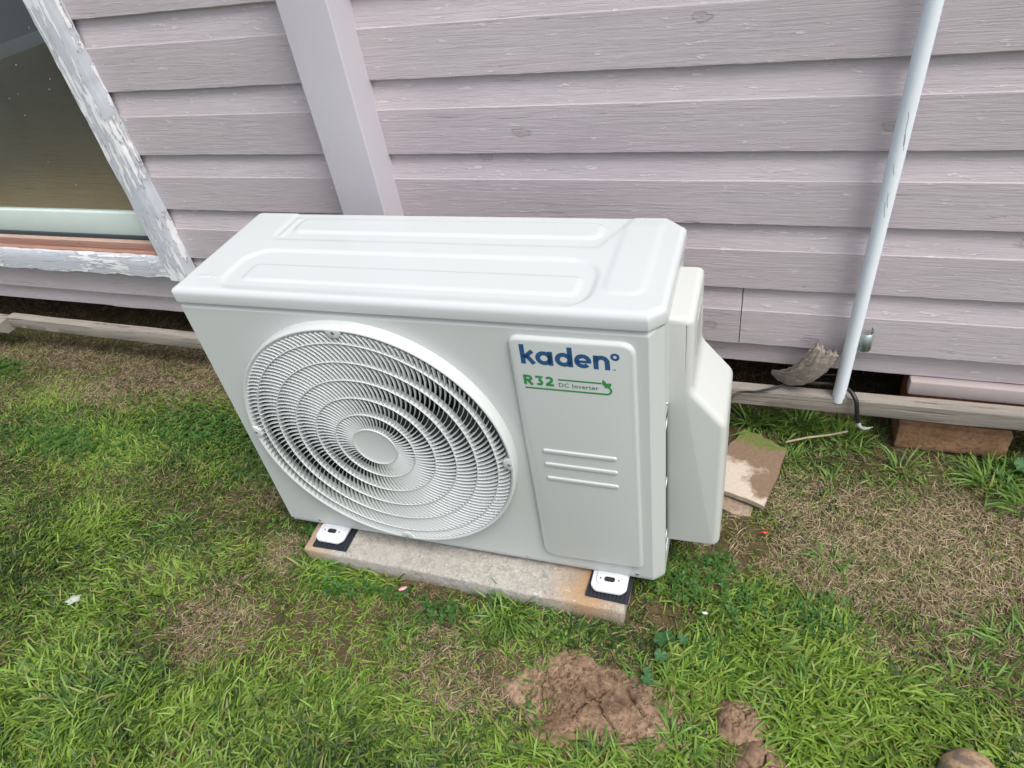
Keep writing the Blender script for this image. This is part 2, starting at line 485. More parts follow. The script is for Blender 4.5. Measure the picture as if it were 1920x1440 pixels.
# cracked mounds of soil
def voro(x, y, cell, seed):
    r = np.random.default_rng(seed)
    jx, jy = r.random((64, 64)), r.random((64, 64))
    cx, cy = np.floor(x / cell).astype(int), np.floor(y / cell).astype(int)
    d1 = np.full(x.shape, 9.); d2 = np.full(x.shape, 9.); idv = np.zeros(x.shape)
    val = r.random((64, 64))
    for i in (-1, 0, 1):
        for j in (-1, 0, 1):
            a, b = cx + i, cy + j
            px = (a + jx[a & 63, b & 63]) * cell; py = (b + jy[a & 63, b & 63]) * cell
            d = np.hypot(x - px, y - py) / cell
            nr = d < d1
            d2 = np.where(nr, d1, np.minimum(d2, d)); idv = np.where(nr, val[a & 63, b & 63], idv); d1 = np.where(nr, d, d1)
    return d1, d2, idv
def mound(name, cx, cy, rx, ry, hgt, label, seed, res=.0028, cell=.05):
    xs = np.arange(-rx * 1.25, rx * 1.25, res); ys = np.arange(-ry * 1.3, ry * 1.3, res)
    X, Y = np.meshgrid(xs, ys)
    wx = X + .05 * (fbm(X * 9, Y * 9, 4, seed) - .5); wy = Y + .05 * (fbm(X * 9, Y * 9, 4, seed + 5) - .5)
    rr = np.sqrt((X / rx) ** 2 + (Y / ry) ** 2) + .75 * (fbm(X * 13 + 3, Y * 13, 4, seed + 9) - .5)
    dome = sstep(1.15, .30, rr)
    lump = fbm(X * 16, Y * 16, 3, seed + 12)
    d1, d2, iv = voro(wx + 5, wy + 5, cell, seed)
    e1 = d2 - d1
    f1, f2, fv = voro(wx + 9, wy + 9, .013, seed + 3)
    e2 = f2 - f1
    zone = sstep(.48, .60, fbm(X * 15, Y * 15, 2, seed + 31)) * sstep(.2, .6, dome)
    crk = (1 - sstep(.0, .06, e1)) * sstep(.35, .5, vnoise(X * 22, Y * 22, seed + 8))
    z = dome * hgt * (.25 + 1.1 * lump) - .014 * dome * crk
    z += zone * (.007 * (fv - .4) - .005 * (1 - sstep(.0, .16, e2)))
    z += .010 * (fbm(X * 45, Y * 45, 4, seed + 2) - .5) + .004 * (fbm(X * 160, Y * 160, 2, seed + 4) - .5)
    G = gh(X + cx, Y + cy)
    z = z + G - .016 * (1 - sstep(.0, .22, dome)) + .003
    V = np.stack([X, Y, z], -1).reshape(-1, 3); n = len(xs); mrow = len(ys)
    I = (np.arange(mrow - 1)[:, None] * n + np.arange(n - 1)[None]).reshape(-1)
    o = from_np(name, V, np.stack([I, I + 1, I + 1 + n, I + n], -1), M_SOIL, smooth=80)
    o.location = (cx, cy, 0)
    return tag(o, label, 'soil mound', 'mounds of bare cracked soil in the lawn')
mound('soil_mound', MOUND[0], MOUND[1], .185, .104, .012, 'wide cracked mound of bare reddish brown soil in the lawn below the concrete slab', 4, cell=.085)
mound('soil_mound', 1.150, -.775, .046, .048, .030, 'small round cracked lump of brown soil right of the wide mound', 21, .0022, .045)
mound('soil_mound', 1.200, -.845, .054, .046, .026, 'small soil lump at the bottom edge below the other small lump', 35, .0022, .045)

# ------------------------------------------------------------------ house wall
wall = empty('house_wall', (0, 0, 0))
tag(wall, 'mauve painted weatherboard house wall with window and post behind the air conditioner', 'wall')
ZB = [.2339, .2988, .4542, .6121, .7710, .9379, 1.1091]
while ZB[-1] < 2.6: ZB.append(ZB[-1] + .166)
def board(x0, x1, z0, z1, yoff=0.0, seed=0, rough_bottom=0.0):
    """one weatherboard: vertical face, lip under, bevel back at the top; local origin at its lower left"""
    ph = z1 - z0
    prof = [(.0150, .001), (.0015, .0), (.0, .0018), (.0, .25 * ph), (0.0, .612 * ph), (.0014, .628 * ph), (.0056, .75 * ph), (.0098, .88 * ph), (.0140, ph + .008)]
    if yoff: prof = [(.016, 0), (.002, 0), (0, .002), (0, .2 * ph), (0, .4 * ph), (0, .6 * ph), (0, .8 * ph), (0, ph), (.0005, ph + .008)]
    xs = np.arange(x0, x1 + .001, .02)
    xs[-1] = x1
    V = []
    for i, x in enumerate(xs):
        wob = .0022 * (fbm(np.array([x * 3.0]), np.array([seed * 1.7]), 3, 3)[0] - .5)
        jag = .0016 * (vnoise(np.array([x * 40.0]), np.array([seed * 3.1]), 1)[0] - .5)
        if rough_bottom and -1.0 < x < -.35:
            jag -= rough_bottom * (vnoise(np.array([x * 9.0]), np.array([2.2]), 4)[0]) 
        for k, (y, z) in enumerate(prof):
            dz = (wob + jag) if k < 3 else wob * .5
            dy = .0012 * (fbm(np.array([x * 5.0]), np.array([k * .02 + seed]), 2, 6)[0] - .5)
            V.append((x - x0, y + dy + yoff, z + dz))
    n = len(prof); Fc = []
    for i in range(len(xs) - 1):
        for k in range(n - 1):
            a = i * n + k
            Fc.append((a, a + n, a + n + 1, a + 1))
    Fc.append(tuple(range(0, n))); Fc.append(tuple(range((len(xs) - 1) * n + n - 1, (len(xs) - 1) * n - 1, -1)))
    me = bpy.data.meshes.new('weatherboard')
    me.from_pydata(V, [], Fc); me.update()
    o = link('weatherboard', me, M_CLAD, wall, 7)
    o.location = (x0, 0, z0)
    return o
XL, XR = -4.9, 4.5
board(XL, XR, ZB[0], ZB[1], .017, 0, .006)
board(XL, 1.0655, ZB[1], ZB[2], 0, 1); board(1.0675, XR, ZB[1], ZB[2], 0, 9)
WR = -.53                                                  # right outside edge of the window trim
for i in range(2, len(ZB) - 1):
    board(WR - .01, XR, ZB[i], ZB[i + 1], 0, i)
    if ZB[i] < .40: continue
for i in range(2, len(ZB) - 1):
    board(XL, -2.2, ZB[i], ZB[i + 1], 0, i + 20)
# above window
# post
p = from_bm('post', prism(round_poly([(.127, -.081), (.246, -.081), (.246, .012), (.127, .012)], .004), .1, 2.6, 0, plane='xy'), M_POST, wall, 40)
# inner lining, floors, ceiling
def slab(name, lo, hi, mat):
    o = box(name, lo, hi, mat, wall); return o
slab('lining', (WR - .05, .0405, .235), (XR, .08, 2.6), M_INT)
slab('lining', (XL, .0405, .235), (WR - .051, .08, .36), M_INT)
slab('lining', (XL, .019, .36), (-2.25, .07, 2.6), M_INT)
slab('lining', (-2.249, .019, 2.0), (WR - .051, .07, 2.6), M_INT)
fl = slab('floor', (XL, .081, .30), (XR, 5.0, .34), M_FLOORB)
slab('back_wall', (XL, 5.0, -.1), (XR, 5.06, .95), M_INT)  # unseen opening left between these pieces, added to light the floor
slab('back_wall', (XL, 5.0, 2.45), (XR, 5.06, 2.6), M_INT)
slab('back_wall', (XL, 5.001, .951), (-4.7, 5.059, 2.449), M_INT)
slab('back_wall', (4.2, 5.001, .951), (XR, 5.059, 2.449), M_INT)
slab('side_wall', (XL - .06, .0, -.1), (XL, 5.06, 2.6), M_INT)
slab('side_wall', (XR, .0, -.1), (XR + .06, 5.06, 2.6), M_INT)
slab('roof', (XL - .06, -.02, 2.601), (XR + .06, 5.06, 2.7), M_INT)
# dark sofa-like block / low partition seen through the glass
box('skirting', (XL + .0005, .09, .3405), (XL + .016, 4.99, .44), m_plain('skirting_paint', (.70, .76, .80), .5), wall, .002)

# window
win = box('window', (-2.18, .021, .50), (-.665, .045, .585), M_GREEN, wall, .004)
def wpart(name, lo, hi, mat, bev=.0015):
    return box(name, lo, hi, mat, win, bev)
wpart('gasket', (-2.18, .012, .500), (-.63, .0205, .512), M_GASKET)
wpart('pane', (-2.18, .032, .586), (-.60, .036, 2.0), M_GLASS, 0)
wpart('sill', (-2.18, -.006, .497), (-.602, .020, .4995), M_CEDAR2, .0)
wpart('sill', (-2.18, -.0065, .470), (-.601, .011, .4965), M_RED, .002)
wpart('sill', (-2.18, -.020, .4560), (-.60, .010, .4745), M_RED, .002)
wpart('jamb', (-.615, .0, .36), (-.60, .06, 2.0), M_FLZ, .001)
# flaking trims: outlines with ragged edges
def trim(name, length, width, thick, axis_, mat, loc, seed, rag=.003, lean=0.0):
    n = int(length / .008)
    V = []; Fc = []
    for i in range(n + 1):
        s = i * length / n
        a = rag * (fbm(np.array([s * 22.]), np.array([seed]), 3, 1)[0] - .5) * 2
        b = (rag if axis_ == 'z' else .0025) * (fbm(np.array([s * 22.]), np.array([seed + 7.]), 3, 2)[0] - .5) * 2
        c = -.003 * fbm(np.array([s * 30.]), np.array([seed + 3.]), 2, 3)[0]
        ln = lean * s
        for (w, y) in ((a, 0.0), (a + .001, -thick + .004), (a + .005, -thick), (width * .5, -thick - .0005 + c * .2), (width - b - .010, -thick), (width - b - .003, -thick + .005 + c), (width - b, 0.0)):
            V.append((w + ln, y, s) if axis_ == 'z' else (s, y, w + ln))
    for i in range(n):
        for k in range(6):
            q = i * 7 + k
            Fc.append((q, q + 1, q + 8, q + 7))
    Fc.append(tuple(range(6, -1, -1))); Fc.append(tuple(range(n * 7, n * 7 + 7)))
    me = bpy.data.meshes.new(name); me.from_pydata(V, [], Fc); me.update()
    bm = bmesh.new(); bm.from_mesh(me); bmesh.ops.recalc_face_normals(bm, faces=bm.faces); bm.to_mesh(me); bm.free()
    o = link(name, me, mat, win, 40); o.location = loc
    return o
trim('architrave', 1.75, .084, .036, 'z', M_FLZ, (-.6, .0, .392), 3.3, .003, -.012)
trim('sill_trim', 1.75, .078, .036, 'x', M_FLX, (-2.30, .004, .394), 8.1, .008, 0.0)

# weathered bearer rails under the boards
def rail(x0, x1, za, zb, yf, th, hgt, label, seed, par=None):
    n = int((x1 - x0) / .02); V = []; Fc = []
    for i in range(n + 1):
        f = i / n; x = x0 + (x1 - x0) * f
        z = za + (zb - za) * f
        w = lambda k, s=.003: s * (fbm(np.array([x * 7.]), np.array([seed + k * 2.3]), 3, k)[0] - .5)
        for k, (y, zz) in enumerate(((0, 0), (-th + .002, 0), (-th, .003), (-th + .001, hgt * .55), (-th + .001, hgt - .004), (-th + .005, hgt), (0, hgt + .001))):
            V.append((x - x0, y + w(k), z - za + zz + w(k + 9, .004)))
    for i in range(n):
        for k in range(7):
            a = i * 7 + k; b = i * 7 + (k + 1) % 7
            Fc.append((a, b, b + 7, a + 7))
    Fc.append(tuple(range(6, -1, -1))); Fc.append(tuple(range(n * 7, n * 7 + 7)))
    me = bpy.data.meshes.new('rail'); me.from_pydata(V, [], Fc); me.update()
    bm = bmesh.new(); bm.from_mesh(me); bmesh.ops.recalc_face_normals(bm, faces=bm.faces); bm.to_mesh(me); bm.free()
    o = link('timber_rail', me, M_RAIL, par, 40); o.location = (x0, yf + th, za)
    tag(o, label, 'timber rail', 'weathered rails along the foot of the wall')
    return o
rail(-1.485, .20, .137, .124, -.042, .03, .045, 'weathered grey timber rail along the foot of the wall left of the air conditioner', 1.0)
rail(.205, 3.2, .130, .173, -.042, .028, .046, 'weathered grey timber rail right of the air conditioner, passing under the pipe and old wood', 5.0)
rail(-2.6, -1.50, .118, .122, -.062, .05, .05, 'stub of dark weathered timber at the far left end of the rail', 8.0)

# brick pier
pier = empty('brick_pier', (1.44, 0, 0)); tag(pier, 'brown brick pier under the timber rail at the right edge', 'brick pier')
def brick(x, z, l, mat, y=.0, h=.073):
    bm = box_bm(bmesh.new(), (0, 0, 0), (l, .10, h), .003, 2)
    bmesh.ops.subdivide_edges(bm, edges=[e for e in bm.edges if e.calc_length() > .05], cuts=6, use_grid_fill=True)
    for v in bm.verts:
        v.co += Vector((random.uniform(-1, 1), random.uniform(-1, 1), random.uniform(-1, 1))) * .0009
    o = from_bm('brick', bm, mat, pier, 60); o.location = (x - 1.44, y, z); return o
brick(1.447, .030, .232, M_BRICK, -.012)
brick(1.50, -.055, .20, M_BRICK, -.003)
for k, x in enumerate((1.452, 1.695, 1.937)):
    brick(x, .116, .233, M_BRICKR, .004)
mortar = box('mortar', (0.012, .012, .02), (.238, .09, .1155), M_DARK, pier)
mortar = box('mortar', (0.016, .012, .1165), (.71, .09, .192), m_plain('mortar', (.20, .19, .175), .9, var=.2, scale=60), pier)
strip = box('flashing', (.006, -.004, .193), (1.2, .03, .232), m_plain('pinkish_flashing', (.42, .36, .345), .7, var=.12, scale=18, bump=.3, bscale=40), pier, .004)

# ------------------------------------------------------------------ air conditioner
ac = empty('air_conditioner', (UX, UY, UZ), UR)
tag(ac, 'off white split system air conditioner outdoor unit standing on a concrete slab', 'air conditioner')
W, D, HB, HT = .914, .303, .6395, .671
def outline(x0, x1, y0, y1, cf, cb, r=.012):
    """top view outline with chamfers: front left small, front right and rear corners"""
    return round_poly([(x0 + .004, y0), (x1 - cf, y0), (x1, y0 + cf * .9), (x1, y1 - cb), (x1 - cb, y1), (x0 + cb * .2, y1), (x0, y1 - cb * .2), (x0, y0 + .004)], [.004, .004, .004, .008, .008, .01, .01, .004], 3)
CF, CB = .0225, .03
FX, FZ = .343, .325                       # fan centre
# front panel with a round opening (radial fill from circle to the rectangle)
def front_panel():
    x0, x1, z0, z1 = 0.0, W - CF, 0.0, HB - .012
    N = 160; V = []; Fc = []
    rh = .288
    corners = [math.atan2(z - FZ, x - FX) % (2 * math.pi) for x, z in ((x1, z1), (x0, z1), (x0, z0), (x1, z0))]
    angs = sorted(set([2 * math.pi * k / N for k in range(N)] + corners))
    def rect(a, s=1):
        c, q = math.cos(a), math.sin(a)
        t = min([(x1 - FX) / c if c > 1e-9 else 9, (x0 - FX) / c if c < -1e-9 else 9, (z1 - FZ) / q if q > 1e-9 else 9, (z0 - FZ) / q if q < -1e-9 else 9])
        return FX + c * t, FZ + q * t
    n = len(angs)
    for a in angs:
        c, q = math.cos(a), math.sin(a); X, Z = rect(a)
        V += [(FX + c * rh, .012, FZ + q * rh), (FX + c * rh, .0, FZ + q * rh), (X, 0.0, Z)]
    for i in range(n):
        a, b = i * 3, ((i + 1) % n) * 3
        for k in range(2):
            Fc.append((a + k, a + k + 1, b + k + 1, b + k))
    me = bpy.data.meshes.new('front_panel')
    # chamfer + right return
    b0 = len(V)
    col = [(x1, 0.0), (x1 + .0015, .0008), (W - .001, CF * .9 - .001), (W, CF * .9 + .001), (W, .032)]
    for (x, y) in col: V += [(x, y, z0), (x, y, z1 if y < .5 * CF else HB)]
    for i in range(len(col) - 1):
        a = b0 + i * 2
        Fc.append((a, a + 2, a + 3, a + 1))
    # left return
    b1 = len(V)
    for (x, y) in ((x0, 0.0), (x0 - .001, .0012), (x0 - .001, .03)): V += [(x, y, z0), (x, y, z1)]
    for i in range(2):
        a = b1 + i * 2
        Fc.append((a, a + 1, a + 3, a + 2))
    b2 = len(V)
    for z, y in ((z1, 0.0), (z1 + .003, .0012), (z1 + .011, .0055)):
        V += [(x0, y, z), (x1, y, z), (W, y + CF * .9, z)]
    for i in range(2):
        for k in range(2):
            a = b2 + i * 3 + k
            Fc.append((a, a + 1, a + 4, a + 3))
    me.from_pydata(V, [], Fc); me.update()
    bm = bmesh.new(); bm.from_mesh(me); bmesh.ops.remove_doubles(bm, verts=bm.verts, dist=1e-5); bm.to_mesh(me); bm.free()
    return link('front_panel', me, M_AC, ac, None)
fp = front_panel()
# flange lip along the bottom
from_bm('bottom_flange', prism(round_poly([(0.001, .003), (W - CF, .003), (W - .001, CF), (W - .001, .06), (.001, .06)], .002), -.011, -.0005, .001, plane='xy'), M_AC, ac, 30)
# cabinet behind the front panel: sides, back, base
def cabinet():
    bm = bmesh.new()
    for lo, hi in (((-.0005, .0305, .002), (.003, D - .02, HB)), ((W - .012, .0325, .43), (W - .0005, D - .03, HB)),
                   ((W - .012, .0325, -.002), (W - .0005, D - .03, .045)), ((W - .030, .033, .0), (W - .0125, D - .03, HB)),
                   ((.0005, .0315, -.004), (W - .004, D - .002, -.0008))):
        box_bm(bm, lo, hi, .0008, 1)
    bmi = prism([(W - .0005, D - .0305), (W - .031, D), (.001, D), (.001, D - .003), (W - .032, D - .003), (W - .004, D - .031)], .002, HB, 0, plane='xy')
    me = bpy.data.meshes.new('t'); bmi.to_mesh(me); bmi.free(); bm.from_mesh(me)
    return from_bm('cabinet', bm, M_AC, ac, 30)
cabinet()
# white wiring and a dark strip painting the shade between cabinet and valve cover
box('gap_shade', (W - .0122, .0325, .0455), (W - .003, .072, .4295), M_DARK, ac)
for z in (.39, .235, .075):
    for k in range(3):
        box('wire_clip', (W - .0029, .038, z + k * .0055), (W - .0018, .066, z + .002 + k * .0055), M_FOOT, ac, .0008, 1)
# partition, shroud, coil behind the fan
def shroud():
    bm = bmesh.new(); N = 72; prof = [(.2885, .0125), (.276, .03), (.270, .06), (.270, .12), (.290, .16)]
    rr = [[bm.verts.new((FX + r * math.cos(2 * math.pi * k / N), y, FZ + r * math.sin(2 * math.pi * k / N))) for k in range(N)] for r, y in prof]
    for a, b in zip(rr, rr[1:]):
        for k in range(N): bm.faces.new((a[k], a[(k + 1) % N], b[(k + 1) % N], b[k]))
    return from_bm('fan_shroud', bm, M_COIL, ac, 60)
shroud()
box('coil', (.02, .24, .01), (.66, .262, .63), M_COIL, ac)
box('inner_wall', (.66, .02, .005), (.664, .262, .632), M_COIL, ac)
# fan
fan = empty('fan', (FX, .06, FZ), 0, ac)
fan.rotation_euler = (0, 0, 0)
fan_hub = from_bm('fan_hub', tube([(0, -.03, 0), (0, -.028, 0), (0, .03, 0)], [.05, .06, .062], 32), M_FAN, fan, 40)
def blade_mesh():
    V = []; Fc = []; NR, NA = 9, 11
    for i in range(NR):
        f = i / (NR - 1); r = .055 + .20 * f
        for j in range(NA):
            g = j / (NA - 1)
            span = R(62 + 22 * f); a = (g - .5) * span + R(25) * f * f
            y = -.028 + .07 * g + .006 * math.sin(g * math.pi)
            V.append((r * math.cos(a), y, r * math.sin(a)))
    for i in range(NR - 1):
        for j in range(NA - 1):
            a = i * NA + j; Fc.append((a, a + 1, a + 1 + NA, a + NA))
    me = bpy.data.meshes.new('fan_blade'); me.from_pydata(V, [], Fc); me.materials.append(M_FAN); me.update()
    return me
bmsh = blade_mesh()
for k in range(3):
    o = bpy.data.objects.new('fan_blade', bmsh); COL.objects.link(o); o.parent = fan
    o.rotation_euler = (0, R(120 * k + 35), 0)
    sm = o.modifiers.new('solid', 'SOLIDIFY'); sm.thickness = .0025

# grille
YG = -.0245
def revolve(prof, N=144):
    bm = bmesh.new()
    rr = [[bm.verts.new((r * math.cos(2 * math.pi * k / N), y, r * math.sin(2 * math.pi * k / N))) for k in range(N)] for r, y in prof]
    for a, b in zip(rr, rr[1:]):
        for k in range(N): bm.faces.new((a[k], a[(k + 1) % N], b[(k + 1) % N], b[k]))
    return bm
gr = empty('fan_grille', (FX, 0, FZ), 0, ac)
from_bm('grille_rim', revolve([(.2955, .0), (.2958, -.001), (.2950, -.0205), (.2936, -.0238), (.2915, -.0252), (.2895, -.0248), (.2845, -.0195), (.2838, -.018), (.2838, -.004), (.2868, -.002), (.2868, -.0003)]), M_PLAST, gr, 50)
hub = from_bm('grille_hub', revolve([(.0001, YG + .0012), (.042, YG + .0012), (.0455, YG + .0004), (.0480, YG - .001), (.0492, YG + .0004), (.0492, YG + .013), (.0001, YG + .013)], 72), M_PLAST, gr, 40)
RI = [.0492, .087, .1305, .175, .2185, .2615, .2845]
for r in RI[1:6]:
    t = .0011
    from_bm('ring', revolve([(r - t, YG + .001), (r - t * .5, YG - .0003), (r + t * .5, YG - .0003), (r + t, YG + .001), (r + t, YG + .015), (r - t, YG + .015), (r - t, YG + .001)], 120), M_PLAST, gr, 50)
NF = [60, 78, 96, 114, 132, 148]
AL = [4, 12, 19, 25, 30, 34]
def fin_mesh(j):
    r0, r1 = RI[j] + .0005, RI[j + 1] - (.0005 if j < 5 else -.0005)
    S = 6; V = []; Fc = []
    th = 0.0; t = .00072
    prev = r0
    for i in range(S):
        f = i / (S - 1); r = r0 + (r1 - r0) * f
        al = R(AL[j] - 13 + 26 * f)
        if i: th += math.tan(al) / ((r + prev) / 2) * (r - prev)
        prev = r
        c, s = math.cos(th), math.sin(th)
        # tangent direction of the fin
        tx, tz = math.cos(th + al), math.sin(th + al)
        nx_, nz_ = -tz, tx
        x, z = r * c, r * s
        dy = (.0050, .0058, .0070, .0082, .0095, .0105)[j]
        lean = .0
        V += [(x - nx_ * t, YG + .0014, z - nz_ * t), (x - nx_ * t * .3, YG + .0003, z - nz_ * t * .3), (x + nx_ * t, YG + .0014, z + nz_ * t),
              (x + nx_ * (t * .8 - lean), YG + dy, z + nz_ * (t * .8 - lean)), (x - nx_ * (t * .8 + lean), YG + dy, z - nz_ * (t * .8 + lean))]
    for i in range(S - 1):
        for k in range(5):
            a = i * 5 + k; b = i * 5 + (k + 1) % 5
            Fc.append((a, b, b + 5, a + 5))
    return V, Fc
def mk(name, V, Fc):
    me = bpy.data.meshes.new(name); me.from_pydata(V, [], Fc); me.update()
    bm = bmesh.new(); bm.from_mesh(me); bmesh.ops.recalc_face_normals(bm, faces=bm.faces); bm.to_mesh(me); bm.free()
    me.polygons.foreach_set('use_smooth', np.ones(len(me.polygons), bool)); me.set_sharp_from_angle(angle=R(50))
    me.materials.append(M_PLAST)
    return me
for j in (5, 4):
    V, Fc = fin_mesh(j); me = mk('fin', V, Fc)
    for k in range(NF[j]):
        o = bpy.data.objects.new('fin', me); COL.objects.link(o); o.parent = gr
        o.rotation_euler = (0, -2 * math.pi * (k + .37 * j) / NF[j], 0)
VV = []; FF = []
for j in range(4):
    V, Fc = fin_mesh(j); V = np.array(V)
    for k in range(NF[j]):
        a = 2 * math.pi * (k + .37 * j) / NF[j]; c, s = math.cos(a), math.sin(a)
        X = V.copy(); X[:, 0] = V[:, 0] * c - V[:, 2] * s; X[:, 2] = V[:, 0] * s + V[:, 2] * c
        b = len(VV); VV += X.tolist(); FF += [tuple(b + q for q in f) for f in Fc]
o = link('inner_fins', mk('inner_fins', VV, FF), None, gr); o['kind'] = 'stuff'
# screw tabs on the rim
for a in (90, 0, 180, 270):
    bm = prism(round_poly([(.2745, -.009), (.2845, -.015), (.2925, -.017), (.2925, .017), (.2845, .015), (.2745, .009)], [.006, .004, 0, 0, .004, .006], 4), -.0258, -.006, .0015, 2)
    o = from_bm('screw_tab', bm, M_PLAST, gr, 40); o.rotation_euler = (0, -R(a), 0)
    s = from_bm('screw', tube([(.2865, -.0255, 0), (.2865, -.0265, 0), (.2865, -.0270, 0)], [.0036, .0036, .0026], 16), M_SCREW, o, 40)
    # dark bar painted as the shade inside the cross recess
    box('recess_shade', (.2845, -.0274, -.0005), (.2885, -.0269, .0005), M_DARK, o)
    break
for a in (0, 180, 270):
    c = bpy.data.objects.new('screw_tab', o.data); COL.objects.link(c); c.parent = gr; c.rotation_euler = (0, -R(a), 0)
    c2 = bpy.data.objects.new('screw', s.data); COL.objects.link(c2); c2.parent = c

# raised service panel
sp_out = round_poly([(.661, .031), (.8725, .036), (.8725, .6165), (.661, .6165)], [.032, .012, .026, .02], 8)
from_bm('service_panel', prism(sp_out, -.0085, .001, .0065, 4), M_AC, ac, 50)
for z in (.3586, .3227, .2846):
    from_bm('louvre_rib', prism(round_poly([(.6955, z - .0048), (.8335, z - .0052), (.8335, z + .0042), (.6955, z + .0048)], .0046, 6), -.0112, -.0084, .0022, 3), M_AC, ac, 60)

# ---- lettering (flat print standing 0.3 mm proud)
YL = -.00855
def strip_bm(bm, pts, w, close=False):
    n = len(pts); L = []; Rr = []
    for i in range(n):
        p = Vector(pts[i])
        if close: a, b = Vector(pts[i - 1]), Vector(pts[(i + 1) % n])
        else: a, b = Vector(pts[max(i - 1, 0)]), Vector(pts[min(i + 1, n - 1)])
        t = (b - a).normalized(); nn = Vector((-t.y, t.x)) * (w / 2)
        L.append(p + nn); Rr.append(p - nn)
    q = lambda v, d: bm.verts.new((v.x, YL - d, v.y))
    l1 = [q(v, .0003) for v in L]; r1 = [q(v, .0003) for v in Rr]
    for i in range(n if close else n - 1):
        j = (i + 1) % n
        bm.faces.new((l1[i], r1[i], r1[j], l1[j]))
def arc(cx, cz, r, a0, a1, n=24, sx=1.0):
    return [(cx + r * sx * math.cos(R(a0 + (a1 - a0) * i / n)), cz + r * math.sin(R(a0 + (a1 - a0) * i / n))) for i in range(n + 1)]
def kaden():
    bm = bmesh.new(); z0 = .5636; xh = .0288; asc = .0404; w = .0083
    zc = z0 + xh / 2; r = xh / 2 - w / 2
    x = .6858
    strip_bm(bm, [(x, z0), (x, z0 + asc)], w)
    strip_bm(bm, [(x + .0008, z0 + .0128), (x + .0175, z0 + xh - .001)], w * .9)
    strip_bm(bm, [(x + .0062, z0 + .0180), (x + .0185, z0 + .0008)], w * .98)
    for cx, stem in ((.7222, xh), (.7555, asc)):
        strip_bm(bm, arc(cx, zc, r, 0, 350, 36, 1.02), w, True)
        strip_bm(bm, [(cx + r + .0008, z0), (cx + r + .0008, z0 + stem)], w)
    cx = .7874
    strip_bm(bm, arc(cx, zc, r, 8, 318, 34), w * .97)
    strip_bm(bm, [(cx - r, zc - .0010), (cx + r + w * .46, zc - .0010)], w * .62)
    x = .8088
    strip_bm(bm, [(x, z0), (x, z0 + xh - .0006)], w)
    rn = .0093
    strip_bm(bm, arc(x + rn, z0 + xh - w / 2 - rn, rn, 180, 0, 20) + [(x + 2 * rn, z0)], w)
    strip_bm(bm, arc(.8402, .5912, .0052, 0, 350, 28), .0044, True)
    o = from_bm('brand_lettering', bm, M_BLUE, ac, 30); return o
kaden()
def text(s, x, z, h, mat, name, bold=0.0, sx=1.0, spacing=1.0):
    cu = bpy.data.curves.new('txt', 'FONT'); cu.body = s; cu.size = 1; cu.offset = bold; cu.space_character = spacing
    to = bpy.data.objects.new('txt', cu); COL.objects.link(to)
    bpy.context.view_layer.update()
    me = bpy.data.meshes.new_from_object(to.evaluated_get(bpy.context.evaluated_depsgraph_get()))
    bpy.data.objects.remove(to)
    co = np.array([v.co[:] for v in me.vertices]); h0 = co[:, 1].max() - 0
    k = h / h0
    for v in me.vertices:
        v.co = Vector((x + (v.co.x - co[:, 0].min()) * k * sx, YL - .0003, z + v.co.y * k))
    me.materials.clear(); me.materials.append(mat)
    o = bpy.data.objects.new(name, me); COL.objects.link(o); o.parent = ac
    return o
def r32():
    bm = bmesh.new(); z0, h, w = .5180, .0213, .0051
    x = .6833
    strip_bm(bm, [(x, z0), (x, z0 + h)], w)
    strip_bm(bm, [(x, z0 + h - w / 2), (x + .0068, z0 + h - w / 2)] + arc(x + .0068, z0 + h - .0066, .0066 - w / 2, 90, -90, 12) + [(x, z0 + h - .0132 + w / 2)], w)
    strip_bm(bm, [(x + .0058, z0 + .0085), (x + .0125, z0)], w * 1.1)
    x = .7022
    strip_bm(bm, [(x, z0 + h - w / 2), (x + .0125, z0 + h - w / 2), (x + .0062, z0 + .0128)], w)
    strip_bm(bm, arc(x + .0062, z0 + .0068, .0068 - w / 2, 100, -150, 18), w)
    x = .7195
    strip_bm(bm, arc(x + .0067, z0 + h - .0067, .0067 - w / 2, 165, -25, 16) + [(x + .0105, z0 + h - .0105), (x + .0022, z0 + w / 2 + .001)], w)
    strip_bm(bm, [(x, z0 + w / 2), (x + .0142, z0 + w / 2)], w)
    return from_bm('refrigerant_lettering', bm, M_GRN, ac, 30)
r32()
def rules():
    bm = bmesh.new()
    strip_bm(bm, [(.7418, .5343), (.8150, .5341)], .0033)
    strip_bm(bm, [(.6815, .5110), (.8225, .5112)] + arc(.8225, .5195, .0083, -90, 60, 18), .0036)
    def leaf(cx, cz, l, wd, a):
        ca, sa = math.cos(R(a)), math.sin(R(a)); ps = []
        for i in range(13): 
            f = i / 12; ps.append((l * f, wd * math.sin(math.pi * f ** .8)))
        for i in range(11, 0, -1):
            f = i / 12; ps.append((l * f, -wd * math.sin(math.pi * f ** .8)))
        vs = [bm.verts.new((cx + ca * u - sa * v, YL - .0004, cz + sa * u + ca * v)) for u, v in ps]
        bm.faces.new(vs)
    leaf(.8215, .5285, .0145, .0036, 103); leaf(.8205, .5255, .0158, .0046, 42)
    return from_bm('leaf_emblem', bm, M_GRN, ac, 30)
rules()
text('DC Inverter', .7420, .5188, .0088, M_GREYT, 'inverter_lettering', .016, 1.0, 1.10)
text('TM', .8355, .5638, .0026, M_GREYT, 'trademark_lettering', .01)

